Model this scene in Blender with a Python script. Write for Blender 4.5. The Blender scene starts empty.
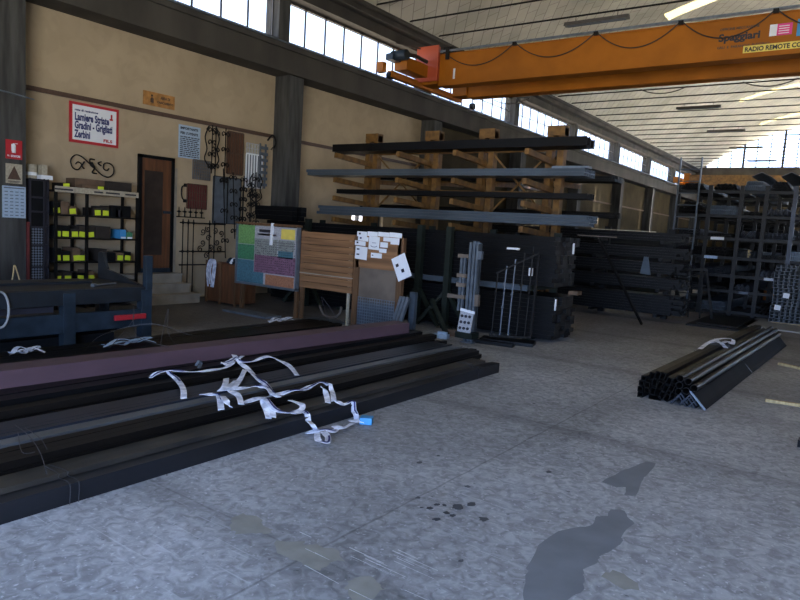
import bpy, math, random
from mathutils import Vector, Matrix
random.seed(7)
C = bpy.context.scene.collection
R = math.radians
PI = math.pi
# ------------------------------------------------------------------ camera numbers
CH = 1.62; FPX = 654.09; YAW, PITCH, ROLL = .622059, .10882, .0603884
cy_, sy_, cp_, sp_ = math.cos(YAW), math.sin(YAW), math.cos(PITCH), math.sin(PITCH)
Fw = Vector((-sy_*cp_, cy_*cp_, -sp_)); Rt0 = Vector((cy_, sy_, 0)); Up0 = Rt0.cross(Fw)
Rt = Rt0*math.cos(ROLL) + Up0*math.sin(ROLL); Up = Up0*math.cos(ROLL) - Rt0*math.sin(ROLL)
def at(x, y, z=0.0):                     # a pixel of the photograph to a point on a level at height z
    d = (x-400)/FPX*Rt - (y-300)/FPX*Up + Fw
    return Vector((0, 0, CH)) + d*((z-CH)/d.z)
cd = bpy.data.cameras.new('camera'); cam = bpy.data.objects.new('camera', cd); C.objects.link(cam)
M = Matrix((Rt, Up, -Fw)).transposed().to_4x4(); M.translation = (0, 0, CH); cam.matrix_world = M
cd.sensor_width = 36; cd.lens = FPX/800*36; cd.clip_end = 200
bpy.context.scene.camera = cam
# ------------------------------------------------------------------ materials
def mat(name, col, rough=.6, metal=0., var=.25, scale=6., bump=0., col2=None, stretch=None, spec=.5):
    m = bpy.data.materials.new(name); m.use_nodes = True
    nt = m.node_tree; b = nt.nodes['Principled BSDF']
    b.inputs['Roughness'].default_value = rough; b.inputs['Metallic'].default_value = metal
    b.inputs['Specular IOR Level'].default_value = spec
    tc = nt.nodes.new('ShaderNodeTexCoord'); mp = nt.nodes.new('ShaderNodeMapping')
    if stretch: mp.inputs['Scale'].default_value = stretch
    nz = nt.nodes.new('ShaderNodeTexNoise'); nz.inputs['Scale'].default_value = scale; nz.inputs['Detail'].default_value = 6
    cr = nt.nodes.new('ShaderNodeValToRGB')
    c2 = col2 or tuple(c*(1-var) for c in col)
    c1 = col if col2 else tuple(min(1, c*(1+var*.5)) for c in col)
    cr.color_ramp.elements[0].position = .35; cr.color_ramp.elements[1].position = .65
    cr.color_ramp.elements[0].color = (*c2, 1); cr.color_ramp.elements[1].color = (*c1, 1)
    L = nt.links.new
    L(tc.outputs['Object'], mp.inputs[0]); L(mp.outputs[0], nz.inputs['Vector']); L(nz.outputs['Fac'], cr.inputs[0]); L(cr.outputs[0], b.inputs['Base Color'])
    if bump:
        bp = nt.nodes.new('ShaderNodeBump'); bp.inputs['Strength'].default_value = bump; bp.inputs['Distance'].default_value = .01
        L(nz.outputs['Fac'], bp.inputs['Height']); L(bp.outputs[0], b.inputs['Normal'])
    return m
K = {}
K['black'] = mat('black_steel', (0.005645, 0.006048, 0.007258), .42, .3, .4, 3, stretch=(1, .3, 1), spec=0.2)
K['blackx'] = mat('black_mill_steel', (0.00294, 0.003381, 0.00441), .5, .2, .5, 3, stretch=(.3, 1, 1), spec=0.3)
K['brown'] = mat('rust_brown_steel', (0.0112, 0.008512, 0.00672), .55, .2, .5, 5, stretch=(1, .2, 1), col2=(0.005824, 0.005376, 0.005376), spec=0.2)
K['brownD'] = mat('dark_brown_steel', (0.006451, 0.00504, 0.004234), .5, .2, .5, 5, stretch=(1, .2, 1), col2=(0.004032, 0.003629, 0.003629), spec=0.2)
K['worn'] = mat('worn_steel', (0.0612, 0.05386, 0.04284), .5, .3, .4, 7, stretch=(1, .3, 1), col2=(0.02754, 0.02632, 0.02632), spec=0.3)
K['lsteel'] = mat('grey_steel', (0.1425, 0.15, 0.1575), .4, .4, .3, 6, stretch=(1, .3, 1))
K['bsteel'] = mat('blue_grey_steel', (0.02735, 0.03381, 0.04724), .4, .4, .4, 4, stretch=(1, .3, 1), spec=0.3)
K['galv'] = mat('galvanised_steel', (0.2, 0.24, 0.288), .35, .6, .2, 9)
K['galvx'] = mat('zinc_grey_steel', (0.1, 0.13, 0.165), .35, .5, .3, 4, stretch=(.2, 1, 1))
K['purple'] = mat('red_oxide_primer', (0.0816, 0.04461, 0.05712), .6, 0, .22, 4, stretch=(1, .3, 1))
K['orange'] = mat('crane_orange', (0.3596, 0.116, 0.00696), .6, 0, .16, 1.5, spec=.25)
K['rackor'] = mat('rack_orange', (0.17, 0.085, 0.02), .6, 0, .4, 8)
K['redbox'] = mat('cabinet_red', (0.4125, 0.075, 0.03375), .45, 0, .1, 2)
K['rust'] = mat('dark_iron', (0.007, 0.00665, 0.00665), .6, .2, .4, 20, spec=0.3)
K['blue'] = mat('machine_blue', (0.02, 0.033, 0.048), .5, .1, .35, 5, spec=0.3)
K['bluedk'] = mat('machine_dark_blue', (0.003175, 0.004234, 0.005821), .5, .1, .4, 5, spec=0.3)
K['green'] = mat('rack_green', (0.0105, 0.01575, 0.01155), .6, 0, .3, 8, spec=0.3)
K['red'] = mat('red_paint', (.45, .02, .03), .5, 0, .1, 8)
K['maroon'] = mat('maroon_grid', (.12, .02, .02), .6, 0, .2, 8)
K['wood'] = mat('board_wood', (0.2295, 0.1147, 0.04972), .7, 0, .35, 3, stretch=(.3, 1, 6))
K['woodf'] = mat('frame_wood', (0.1229, 0.06144, 0.0256), .7, 0, .35, 6, stretch=(4, 4, .4))
K['ply'] = mat('plywood', (.14, .11, .085), .7, 0, .25, 3)
K['doorw'] = mat('door_wood', (0.128, 0.0512, 0.02112), .55, 0, .35, 4, stretch=(4, 4, .4))
K['doordk'] = mat('door_dark_panel', (.035, .025, .02), .35, 0, .3, 6)
K['box'] = mat('cardboard', (0.128, 0.08, 0.048), .8, 0, .3, 6)
K['boxdk'] = mat('dark_cardboard', (0.0252, 0.0189, 0.0147), .8, 0, .3, 6)
K['yellow'] = mat('neon_label', (.62, .75, .03), .6, 0, .05, 6)
K['white'] = mat('paper_white', (.75, .78, .82), .7, 0, .05, 6)
K['strap'] = mat('webbing_white', (0.85, 0.87, 0.95), .8, 0, .3, 14, col2=(.42, .45, .55))
K['navy'] = mat('navy_ink', (.02, .03, .14), .6, 0, .1, 8)
K['ink'] = mat('dark_ink', (.02, .02, .03), .6, 0, .1, 8)
K['skyb'] = mat('sky_blue', (.05, .27, .55), .6, 0, .1, 8)
K['pink'] = mat('pink_sticker', (.7, .05, .25), .6, 0, .1, 8)
K['yel2'] = mat('yellow_sticker', (.75, .6, .12), .6, 0, .1, 8)
K['pine'] = mat('raw_timber', (.42, .32, .16), .8, 0, .3, 8, stretch=(6, .5, 1))
K['grate'] = mat('grating_grey', (0.112, 0.133, 0.161), .6, .2, .2, 8)
K['plate'] = mat('grey_plate', (.3, .31, .31), .6, .1, .15, 3)
K['conc'] = mat('beam_concrete', (0.05028, 0.04487, 0.03771), .9, 0, .35, 1.6, .3, stretch=(1, 1, .5))
K['colc'] = mat('column_concrete', (0.0544, 0.0544, 0.05168), .9, 0, .5, 2.2, .3, stretch=(4, 4, .5))
K['step'] = mat('step_stone', (.3, .27, .22), .8, 0, .2, 4)
K['roofw'] = mat('white_bounce_roof', (.8, .78, .74), .9, 0, .08, 2)
K['edge'] = mat('edge_steel', (.009, .01, .013), .42, .0, .4, 3, stretch=(1, .3, 1), spec=.35)
K['matte'] = mat('matte_black_steel', (.008, .009, .011), .8, 0, .3, 3, spec=.15)
K['bench'] = mat('bench_paint', (.011, .016, .022), .5, .1, .4, 5)
K['scratch'] = mat('chalky_scratch', (.6, .62, .66), .9, 0, .2, 40)
K['cable'] = mat('cable_rubber', (.03, .022, .018), .6, 0, .2, 8)
K['lamp'] = mat('lamp_housing', (.09, .085, .08), .6, 0, .2, 8)
K['frame'] = mat('window_frame', (.06, .058, .055), .6, .2, .2, 8)
K['limeg'] = mat('green_print', (0.16, 0.336, 0.112), .6, 0, .3, 40)
K['dkg'] = mat('dark_green_print', (0.056, 0.208, 0.104), .6, 0, .3, 40)
K['teal'] = mat('teal_print', (0.064, 0.16, 0.208), .6, 0, .3, 40)
K['mauve'] = mat('mauve_print', (0.208, 0.104, 0.16), .6, 0, .4, 50)
K['greyp'] = mat('grey_print', (0.24, 0.256, 0.24), .6, 0, .4, 50)
K['peach'] = mat('peach_print', (0.36, 0.16, 0.088), .6, 0, .3, 50)
K['pale'] = mat('pale_print', (.4, .4, .42), .6, 0, .3, 60)
K['cal'] = mat('calendar_blue', (.36, .47, .6), .6, 0, .1, 30)
K['beige'] = mat('beige_print', (.4, .36, .27), .6, 0, .2, 30)
K['brn'] = mat('brown_print', (.08, .045, .03), .6, 0, .2, 30)
K['osign'] = mat('ochre_sign', (.4, .19, .05), .6, 0, .3, 12)
K['stain'] = mat('smooth_cement_patch', (.155, .17, .19), .7, 0, .12, 5)
K['stain2'] = mat('beige_cement_patch', (.25, .25, .225), .8, 0, .15, 9)
K['spot'] = mat('dark_oil_spots', (.055, .062, .075), .6, 0, .3, 9)
K['wire'] = mat('tie_wire', (0.06, 0.06, 0.066), .4, .5, .2, 9)

def wallmat():
    m = mat('tan_plaster', (.42, .33, .215), .9, 0, .15, 1.2, .15, col2=(.36, .28, .18))
    nt = m.node_tree; b = nt.nodes['Principled BSDF']; cr = [n for n in nt.nodes if n.type == 'VALTORGB'][0]
    tc = [n for n in nt.nodes if n.type == 'TEX_COORD'][0]
    n2 = nt.nodes.new('ShaderNodeTexNoise'); n2.inputs['Scale'].default_value = 2.3; n2.inputs['Detail'].default_value = 8; n2.inputs['Distortion'].default_value = 1.5
    r2 = nt.nodes.new('ShaderNodeValToRGB'); r2.color_ramp.elements[0].position = .5; r2.color_ramp.elements[1].position = .56
    r2.color_ramp.elements[0].color = (1, 1, 1, 1); r2.color_ramp.elements[1].color = (.9, .9, .9, 1)
    mx = nt.nodes.new('ShaderNodeMixRGB'); mx.blend_type = 'MULTIPLY'; mx.inputs[0].default_value = .6
    nt.links.new(tc.outputs['Object'], n2.inputs['Vector']); nt.links.new(n2.outputs['Fac'], r2.inputs[0])
    nt.links.new(cr.outputs[0], mx.inputs[1]); nt.links.new(r2.outputs[0], mx.inputs[2]); nt.links.new(mx.outputs[0], b.inputs['Base Color'])
    return m
K['wall'] = wallmat()
K['darkwall'] = mat('dark_olive_plaster', (0.054, 0.042, 0.024), .95, 0, .3, 1.5, spec=.1)  # far walls: plaster colour made much darker than on the near wall

def floormat():
    m = bpy.data.materials.new('concrete_floor'); m.use_nodes = True
    nt = m.node_tree; N = nt.nodes.new; L = nt.links.new; b = nt.nodes['Principled BSDF']
    tc = N('ShaderNodeTexCoord')
    def noise(sc, det=6, dist=0., stretch=None):
        n = N('ShaderNodeTexNoise'); n.inputs['Scale'].default_value = sc; n.inputs['Detail'].default_value = det; n.inputs['Distortion'].default_value = dist
        if stretch:
            mp = N('ShaderNodeMapping'); mp.inputs['Scale'].default_value = stretch; L(tc.outputs['Object'], mp.inputs[0]); L(mp.outputs[0], n.inputs['Vector'])
        else: L(tc.outputs['Object'], n.inputs['Vector'])
        return n
    def ramp(src, p0, p1, c0, c1):
        r = N('ShaderNodeValToRGB'); r.color_ramp.elements[0].position = p0; r.color_ramp.elements[1].position = p1
        r.color_ramp.elements[0].color = (*c0, 1); r.color_ramp.elements[1].color = (*c1, 1); L(src, r.inputs[0]); return r.outputs[0]
    def mix(a, c, f, mode='MIX'):
        x = N('ShaderNodeMixRGB'); x.blend_type = mode
        if isinstance(f, float): x.inputs[0].default_value = f
        else: L(f, x.inputs[0])
        L(a, x.inputs[1])
        if isinstance(c, tuple): x.inputs[2].default_value = (*c, 1)
        else: L(c, x.inputs[2])
        return x.outputs[0]
    base = ramp(noise(.9, 8).outputs['Fac'], .35, .65, (.29, .3, .32), (.38, .395, .42))
    fine = ramp(noise(14, 12, 1.2).outputs['Fac'], .35, .65, (.6, .6, .6), (1.12, 1.12, 1.12))
    c = mix(base, fine, 1.0, 'MULTIPLY')
    specks = ramp(noise(38, 9, .4).outputs['Fac'], .58, .7, (0, 0, 0), (1, 1, 1))
    c = mix(c, (.5, .52, .56), mix(specks, specks, .5, 'MULTIPLY'))
    scr = mix(ramp(noise(1., 5, .3, (1.6, 60, 1)).outputs['Fac'], .6, .68, (0, 0, 0), (1, 1, 1)), ramp(noise(.9, 4).outputs['Fac'], .53, .64, (0, 0, 0), (.8, .8, .8)), 1., 'MULTIPLY')
    c = mix(c, (.52, .55, .59), scr)
    spots = ramp(noise(22, 3).outputs['Fac'], .27, .31, (.8, .8, .8), (0, 0, 0))
    c = mix(c, (.08, .085, .1), spots)
    broad = ramp(noise(.35, 4, 1.).outputs['Fac'], .4, .6, (.82, .82, .82), (1.08, 1.08, 1.08))
    c = mix(c, broad, 1.0, 'MULTIPLY')
    # saw-cut joints every three metres
    sx = N('ShaderNodeSeparateXYZ'); L(tc.outputs['Object'], sx.inputs[0])
    def joint(out, off):
        a = N('ShaderNodeMath'); a.operation = 'ADD'; L(out, a.inputs[0]); a.inputs[1].default_value = off
        wob = N('ShaderNodeMath'); wob.operation = 'MULTIPLY_ADD'; L(noise(3, 4).outputs['Fac'], wob.inputs[0]); wob.inputs[1].default_value = .03; L(a.outputs[0], wob.inputs[2])
        p = N('ShaderNodeMath'); p.operation = 'PINGPONG'; L(wob.outputs[0], p.inputs[0]); p.inputs[1].default_value = 1.515
        return p.outputs[0]
    jx = ramp(joint(sx.outputs[0], 2.07+3.03*4), .003, .010, (.6, .6, .6), (1, 1, 1))
    jy = ramp(joint(sx.outputs[1], -2.29+3.03*4), .003, .010, (.7, .7, .7), (1, 1, 1))
    c = mix(c, jx, 1.0, 'MULTIPLY'); c = mix(c, jy, 1.0, 'MULTIPLY')
    sm = ramp(joint(sx.outputs[1], -2.29+3.03*4+.05), .02, .2, (.66, .66, .66), (1, 1, 1))
    c = mix(c, sm, .8, 'MULTIPLY')
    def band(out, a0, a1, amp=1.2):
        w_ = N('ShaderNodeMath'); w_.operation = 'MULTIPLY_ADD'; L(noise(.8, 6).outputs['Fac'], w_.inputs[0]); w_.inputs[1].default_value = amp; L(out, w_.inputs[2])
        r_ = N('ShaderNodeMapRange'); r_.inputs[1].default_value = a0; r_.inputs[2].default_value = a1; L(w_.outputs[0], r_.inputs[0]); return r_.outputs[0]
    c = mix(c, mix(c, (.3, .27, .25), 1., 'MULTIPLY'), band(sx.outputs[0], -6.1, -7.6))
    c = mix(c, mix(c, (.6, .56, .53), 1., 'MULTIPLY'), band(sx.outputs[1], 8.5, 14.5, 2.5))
    L(c, b.inputs['Base Color']); b.inputs['Roughness'].default_value = .62
    bp = N('ShaderNodeBump'); bp.inputs['Strength'].default_value = .25; bp.inputs['Distance'].default_value = .01
    L(noise(25, 8).outputs['Fac'], bp.inputs['Height']); L(bp.outputs[0], b.inputs['Normal'])
    return m
def vaultmat():
    m = bpy.data.materials.new('vault_tiles'); m.use_nodes = True
    nt = m.node_tree; N = nt.nodes.new; L = nt.links.new; b = nt.nodes['Principled BSDF']
    tc = N('ShaderNodeTexCoord'); mp = N('ShaderNodeMapping'); mp.inputs['Rotation'].default_value = (0, 0, R(52)); L(tc.outputs['Object'], mp.inputs[0])
    br = N('ShaderNodeTexBrick'); L(mp.outputs[0], br.inputs['Vector']); br.inputs['Scale'].default_value = 1.0
    br.inputs['Brick Width'].default_value = .62; br.inputs['Row Height'].default_value = .31; br.inputs['Mortar Size'].default_value = .012; br.inputs['Mortar Smooth'].default_value = .4
    br.inputs['Color1'].default_value = (.56, .53, .44, 1); br.inputs['Color2'].default_value = (.5, .475, .39, 1); br.inputs['Mortar'].default_value = (.27, .25, .21, 1)
    nz = N('ShaderNodeTexNoise'); nz.inputs['Scale'].default_value = .6; nz.inputs['Detail'].default_value = 6; L(tc.outputs['Object'], nz.inputs['Vector'])
    r = N('ShaderNodeValToRGB'); r.color_ramp.elements[0].position = .35; r.color_ramp.elements[1].position = .65
    r.color_ramp.elements[0].color = (.78, .78, .76, 1); r.color_ramp.elements[1].color = (1.05, 1.05, 1.03, 1); L(nz.outputs['Fac'], r.inputs[0])
    x = N('ShaderNodeMixRGB'); x.blend_type = 'MULTIPLY'; x.inputs[0].default_value = 1; L(br.outputs['Color'], x.inputs[1]); L(r.outputs[0], x.inputs[2]); L(x.outputs[0], b.inputs['Base Color'])
    b.inputs['Roughness'].default_value = .9
    return m
def glassmat(f=1., nm='window_glass'):
    m = bpy.data.materials.new(nm); m.use_nodes = True; nt = m.node_tree; nt.nodes.clear(); N = nt.nodes.new
    o = N('ShaderNodeOutputMaterial'); t = N('ShaderNodeBsdfTransparent'); t.inputs[0].default_value = (.66*f, .63*f, .6*f, 1)
    g = N('ShaderNodeBsdfGlossy'); g.inputs['Roughness'].default_value = .08; x = N('ShaderNodeMixShader'); x.inputs[0].default_value = .06
    nt.links.new(t.outputs[0], x.inputs[1]); nt.links.new(g.outputs[0], x.inputs[2]); nt.links.new(x.outputs[0], o.inputs[0]); return m
def frosted():
    m = bpy.data.materials.new('skylight_sheet'); m.use_nodes = True; nt = m.node_tree; nt.nodes.clear(); N = nt.nodes.new
    o = N('ShaderNodeOutputMaterial'); t = N('ShaderNodeBsdfTranslucent'); t.inputs[0].default_value = (.2, .18, .125, 1)
    nt.links.new(t.outputs[0], o.inputs[0]); return m
def meshmat():      # expanded-metal look: fine diamond holes
    m = mat('perforated_sheet', (.1, .12, .15), .5, .3, .2, 8)
    nt = m.node_tree; N = nt.nodes.new; L = nt.links.new; b = nt.nodes['Principled BSDF']
    tc = [n for n in nt.nodes if n.type == 'TEX_COORD'][0]
    mp = N('ShaderNodeMapping'); mp.inputs['Rotation'].default_value = (R(45), 0, 0); L(tc.outputs['Object'], mp.inputs[0])
    ch = N('ShaderNodeTexChecker'); ch.inputs['Scale'].default_value = 34; L(mp.outputs[0], ch.inputs[0])
    ch.inputs[1].default_value = (.16, .19, .24, 1); ch.inputs[2].default_value = (.012, .014, .018, 1); L(ch.outputs[0], b.inputs['Base Color']); return m
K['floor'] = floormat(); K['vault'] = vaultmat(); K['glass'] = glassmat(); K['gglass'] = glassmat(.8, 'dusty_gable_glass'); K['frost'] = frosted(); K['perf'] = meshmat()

# ------------------------------------------------------------------ mesh helpers
class MB:
    def __init__(s): s.v = []; s.f = []
    def add(s, vs, fs):
        n = len(s.v); s.v += [tuple(v) for v in vs]; s.f += [tuple(i+n for i in f) for f in fs]; return s
    def box(s, x0, x1, y0, y1, z0, z1, rot=None, c=None):
        vs = [Vector((x, y, z)) for x in (x0, x1) for y in (y0, y1) for z in (z0, z1)]
        if rot is not None:
            c = Vector(c) if c else Vector(((x0+x1)/2, (y0+y1)/2, (z0+z1)/2)); vs = [rot @ (v-c) + c for v in vs]
        return s.add(vs, [(0, 1, 3, 2), (4, 6, 7, 5), (0, 4, 5, 1), (2, 3, 7, 6), (0, 2, 6, 4), (1, 5, 7, 3)])
    def bar(s, a, b, w, h=None, up=(0, 0, 1)):      # box beam from a to b
        h = h or w; a = Vector(a); b = Vector(b); t = (b-a).normalized(); u = Vector(up)
        if abs(t.dot(u)) > .95: u = Vector((0, 1, 0))
        sd = t.cross(u).normalized(); u2 = sd.cross(t)
        vs = [p + sd*i*w/2 + u2*j*h/2 for p in (a, b) for i, j in ((-1, -1), (1, -1), (1, 1), (-1, 1))]
        return s.add(vs, [(0, 1, 2, 3), (7, 6, 5, 4), (0, 4, 5, 1), (1, 5, 6, 2), (2, 6, 7, 3), (3, 7, 4, 0)])
    def tube(s, pts, r, n=8, closed=False):
        pts = [Vector(p) for p in pts]; m = len(pts); rings = []; pu = None
        for i, p in enumerate(pts):
            a = pts[i-1] if i else (pts[-1] if closed else p); b = pts[i+1] if i < m-1 else (pts[0] if closed else p)
            t = (b-a).normalized(); u = pu if pu is not None else (Vector((0, 0, 1)) if abs(t.z) < .9 else Vector((1, 0, 0)))
            sd = t.cross(u)
            if sd.length < 1e-4: sd = t.cross(Vector((.3, .8, .5)))
            sd.normalize(); u = sd.cross(t); pu = u
            rr = r[i] if isinstance(r, (list, tuple)) else r
            rings.append([p + (sd*math.cos(2*PI*k/n) + u*math.sin(2*PI*k/n))*rr for k in range(n)])
        vs = [v for g in rings for v in g]; fs = []
        for i in range(m if closed else m-1):
            j = (i+1) % m
            for k in range(n): fs.append((i*n+k, i*n+(k+1) % n, j*n+(k+1) % n, j*n+k))
        if not closed: fs += [tuple(range(n))[::-1], tuple((m-1)*n+k for k in range(n))]
        return s.add(vs, fs)
    def prism(s, prof, L, axis='y', hole=None, off=(0, 0, 0)):      # profile (u, z) swept along the axis
        def P(u, t, z): return Vector((u, t, z) if axis == 'y' else (t, u, z)) + Vector(off)
        n = len(prof); vs = [P(u, 0, z) for u, z in prof] + [P(u, L, z) for u, z in prof]
        fs = [(i, (i+1) % n, n+(i+1) % n, n+i) for i in range(n)]
        if hole:
            vs += [P(u, 0, z) for u, z in hole] + [P(u, L, z) for u, z in hole]
            for i in range(n):
                j = (i+1) % n
                fs += [(2*n+i, 3*n+i, 3*n+j, 2*n+j), (i, 2*n+i, 2*n+j, j), (n+i, n+j, 3*n+j, 3*n+i)]
        else: fs += [tuple(range(n))[::-1], tuple(range(n, 2*n))]
        return s.add(vs, fs)
    def ribbon(s, pts, w, th=.004, flat=None, tw=0):
        pts = [Vector(p) for p in pts]; m = len(pts); vs = []; ps = None
        for i, p in enumerate(pts):
            t = (pts[min(i+1, m-1)] - pts[max(i-1, 0)]).normalized()
            sd = t.cross(Vector(flat or (0, 0, 1)))
            if sd.length < .15 and ps: sd = ps.copy()
            sd.normalize()
            if tw: sd = (sd*math.cos(tw*math.sin(i*.55+tw*9)) + Vector((0, 0, 1))*math.sin(tw*math.sin(i*.55+tw*9))).normalized()
            if ps and sd.dot(ps) < 0: sd = -sd
            if ps: sd = (sd + ps*.6).normalized()
            ps = sd; u = sd.cross(t).normalized()
            vs += [p - sd*w/2, p + sd*w/2, p + sd*w/2 + u*th, p - sd*w/2 + u*th]
        fs = []
        for i in range(m-1):
            for k in range(4): fs.append((i*4+k, i*4+(k+1) % 4, i*4+4+(k+1) % 4, i*4+4+k))
        fs += [(3, 2, 1, 0), tuple((m-1)*4+k for k in range(4))]
        return s.add(vs, fs)
    def mesh(s, name, m, smooth=False):
        me = bpy.data.meshes.new(name); me.from_pydata(s.v, [], s.f)
        import bmesh
        bm = bmesh.new(); bm.from_mesh(me); bmesh.ops.recalc_face_normals(bm, faces=bm.faces); bm.to_mesh(me); bm.free()
        me.materials.append(m if not isinstance(m, str) else K[m])
        if smooth: me.polygons.foreach_set('use_smooth', [True]*len(me.polygons))
        return me
    def obj(s, name, m, parent=None, smooth=False, bevel=0):
        o = bpy.data.objects.new(name, s.mesh(name, m, smooth)); C.objects.link(o)
        if parent is not None:
            o.parent = parent; o.location = -Vector(parent.get('_w', (0, 0, 0)))
        if bevel:
            b = o.modifiers.new('b', 'BEVEL'); b.width = bevel; b.segments = 2; b.limit_method = 'ANGLE'
        return o
def tag(o, label, cat, group=None):
    o['label'] = label; o['category'] = cat
    if group: o['group'] = group
    return o
def thing(name, label, cat, loc, group=None):
    o = bpy.data.objects.new(name, None); C.objects.link(o); o.location = loc; o['_w'] = tuple(loc); o.empty_display_size = .1
    return tag(o, label, cat, group)
def struct(name, mb, m, parent=None):
    o = mb.obj(name, m, parent)
    if parent is None: o['kind'] = 'structure'
    return o
def catmull(pts, n=6):
    P = [Vector(p) for p in pts]; P = [P[0]] + P + [P[-1]]; out = []
    for i in range(1, len(P)-2):
        for k in range(n):
            t = k/n; a, b, c, d = P[i-1:i+3]
            out.append(.5*((2*b) + (c-a)*t + (2*a-5*b+4*c-d)*t*t + (3*b-a-3*c+d)*t**3))
    out.append(P[-2]); return out
def text(name, s, p, h, m, parent, facing='x', width=None, label=None):
    cu = bpy.data.curves.new(name, 'FONT'); cu.body = s; cu.size = h*1.35; cu.extrude = .0015; cu.offset = h*.05; cu.align_x = 'LEFT'; cu.materials.append(K[m])
    cu.resolution_u = 3
    o = bpy.data.objects.new(name, cu); C.objects.link(o)
    if width:
        bpy.context.view_layer.update(); w = o.dimensions.x
        if w > 0: o.scale.x = width/w
    bpy.context.view_layer.update(); sx0 = o.scale.x
    me = bpy.data.meshes.new_from_object(o.evaluated_get(bpy.context.evaluated_depsgraph_get())); bpy.data.objects.remove(o)
    o = bpy.data.objects.new(name, me); C.objects.link(o); o.scale.x = sx0
    o.rotation_euler = (R(90), 0, R(90) if facing == 'x' else 0); o.parent = parent
    o.location = Vector(p) - Vector(parent.get('_w', (0, 0, 0)))
    return o
MC = {}
def bar_mesh(kind, a, b, t, L, axis, m):
    key = (kind, a, b, t, L, axis, m)
    if key in MC: return MC[key]
    q = MB()
    if kind == 'tube': q.prism([(-a/2, 0), (a/2, 0), (a/2, b), (-a/2, b)], L, axis, [(-a/2+t, t), (a/2-t, t), (a/2-t, b-t), (-a/2+t, b-t)])
    elif kind == 'flat': q.prism([(-a/2, 0), (a/2, 0), (a/2, b), (-a/2, b)], L, axis)
    elif kind == 'pipe':
        o = [(a*math.cos(2*PI*k/16), a+a*math.sin(2*PI*k/16)) for k in range(16)]
        i_ = [((a-t)*math.cos(2*PI*k/16), a+(a-t)*math.sin(2*PI*k/16)) for k in range(16)]; q.prism(o, L, axis, i_)
    elif kind == 'angle': q.prism([(-a/2, 0), (0, a*.62), (a/2, 0), (a/2-t*1.5, 0), (0, a*.62-t*1.7), (-a/2+t*1.5, 0)], L, axis)
    elif kind == 'channel': q.prism([(-a/2, 0), (a/2, 0), (a/2, b), (a/2-t, b), (a/2-t, t), (-a/2+t, t), (-a/2+t, b), (-a/2, b)], L, axis)
    elif kind == 'beam': q.prism([(-a/2, 0), (a/2, 0), (a/2, t), (t/2, t), (t/2, b-t), (a/2, b-t), (a/2, b), (-a/2, b), (-a/2, b-t), (-t/2, b-t), (-t/2, t), (-a/2, t)], L, axis)
    MC[key] = q.mesh(kind, m, False); return MC[key]
NAMES = {'tube': 'steel_tube', 'flat': 'flat_bar', 'pipe': 'round_pipe', 'angle': 'angle_bar', 'channel': 'channel_bar', 'beam': 'steel_beam'}
def bar(kind, x, y, z, a, b, t, L, axis, m, label, group, rz=0, ry=0, cat='steel bar'):
    o = bpy.data.objects.new(('square_tube' if a == b else 'box_section' if axis == 'x' or y > 17 else 'rectangular_tube') if kind == 'tube' else NAMES[kind], bar_mesh(kind, a, b, t, L, axis, m)); C.objects.link(o)
    o.location = (x, y, z); o.rotation_euler = (0, ry, rz); return tag(o, label, cat, group)

# ================================================================== SETTING
XW = -11.0; COLS = [-1.3, 4.46]+[10.28+5.68*k for k in range(8)]; XR = 7.6; Y0, Y1 = -4.0, 50.0
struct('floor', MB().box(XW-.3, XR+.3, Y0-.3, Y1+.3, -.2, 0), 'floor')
# left wall with two small openings for the little windows at the rack
h0, h1, wz0, wz1 = 13.0, 14.3, 1.25, 2.0
struct('wall_left', MB().box(XW-.3, XW, Y0, h0, 0, 4.9).box(XW-.3, XW, h1, 15.9, 0, 4.9).box(XW-.3, XW, h0, h1, 0, wz0).box(XW-.3, XW, h0, h1, wz1, 4.9).box(XW-.3, XW, Y0, 15.9, 4.9, 5.45), 'wall')
struct('wall_left_far', MB().box(XW-.3, XW, 15.9, Y1, 0, 5.45), 'darkwall')
struct('wall_right', MB().box(XR, XR+.3, Y0, Y1, 4.2, 5.62).box(XR, XR+.3, Y0, 31, 0, 4.2).box(XR, XR+.3, 47, Y1, 0, 4.2).box(XR, XR+.3, Y0, 21.6, 5.6, 6.5), 'wall')  # unseen far doorway and upper window gaps added to light the vault
VX, VZ, VR = -1.7, -4.53, 14.6
def vz(x): return VZ + math.sqrt(VR*VR-(x-VX)**2)
SX0, SX1 = -6.6, 3.2
bands = [(23.25, 23.95), (30.6, 31.3), (38.0, 38.65), (45.3, 46.0)]
def arc(mb, x0, x1, y0, y1, n, th=.16):
    xs = [x0+(x1-x0)*i/n for i in range(n+1)]; vs = []
    for x in xs:
        z = vz(x); vs += [(x, y0, z), (x, y1, z), (x, y0, z+th), (x, y1, z+th)]
    fs = []
    for i in range(n):
        a, b = i*4, i*4+4; fs += [(a, a+1, b+1, b), (a+2, b+2, b+3, a+3), (a, b, b+2, a+2), (a+1, a+3, b+3, b+1)]
    fs += [(0, 2, 3, 1), (n*4, n*4+1, n*4+3, n*4+2)]; mb.add(vs, fs)
VL, VRt = -10.9, 7.5
ceil = MB(); ys = [Y0-.3] + [v for b in bands for v in b] + [Y1+.3]
for i in range(0, len(ys), 2): arc(ceil, VL, VRt, ys[i], ys[i+1], 36)
for y0, y1 in bands: arc(ceil, VL, SX0, y0, y1, 9); arc(ceil, SX1, VRt, y0, y1, 9)
o = struct('ceiling', ceil, 'vault')
sk = []
for k, (y0, y1) in enumerate(bands):
    q = MB(); arc(q, SX0, SX1, y0+.01, y1-.01, 18, .01); o = struct('window_%d' % (k+30), q, 'frost'); o['label'] = 'long cream skylight strip curving up the tiled vault'
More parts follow.
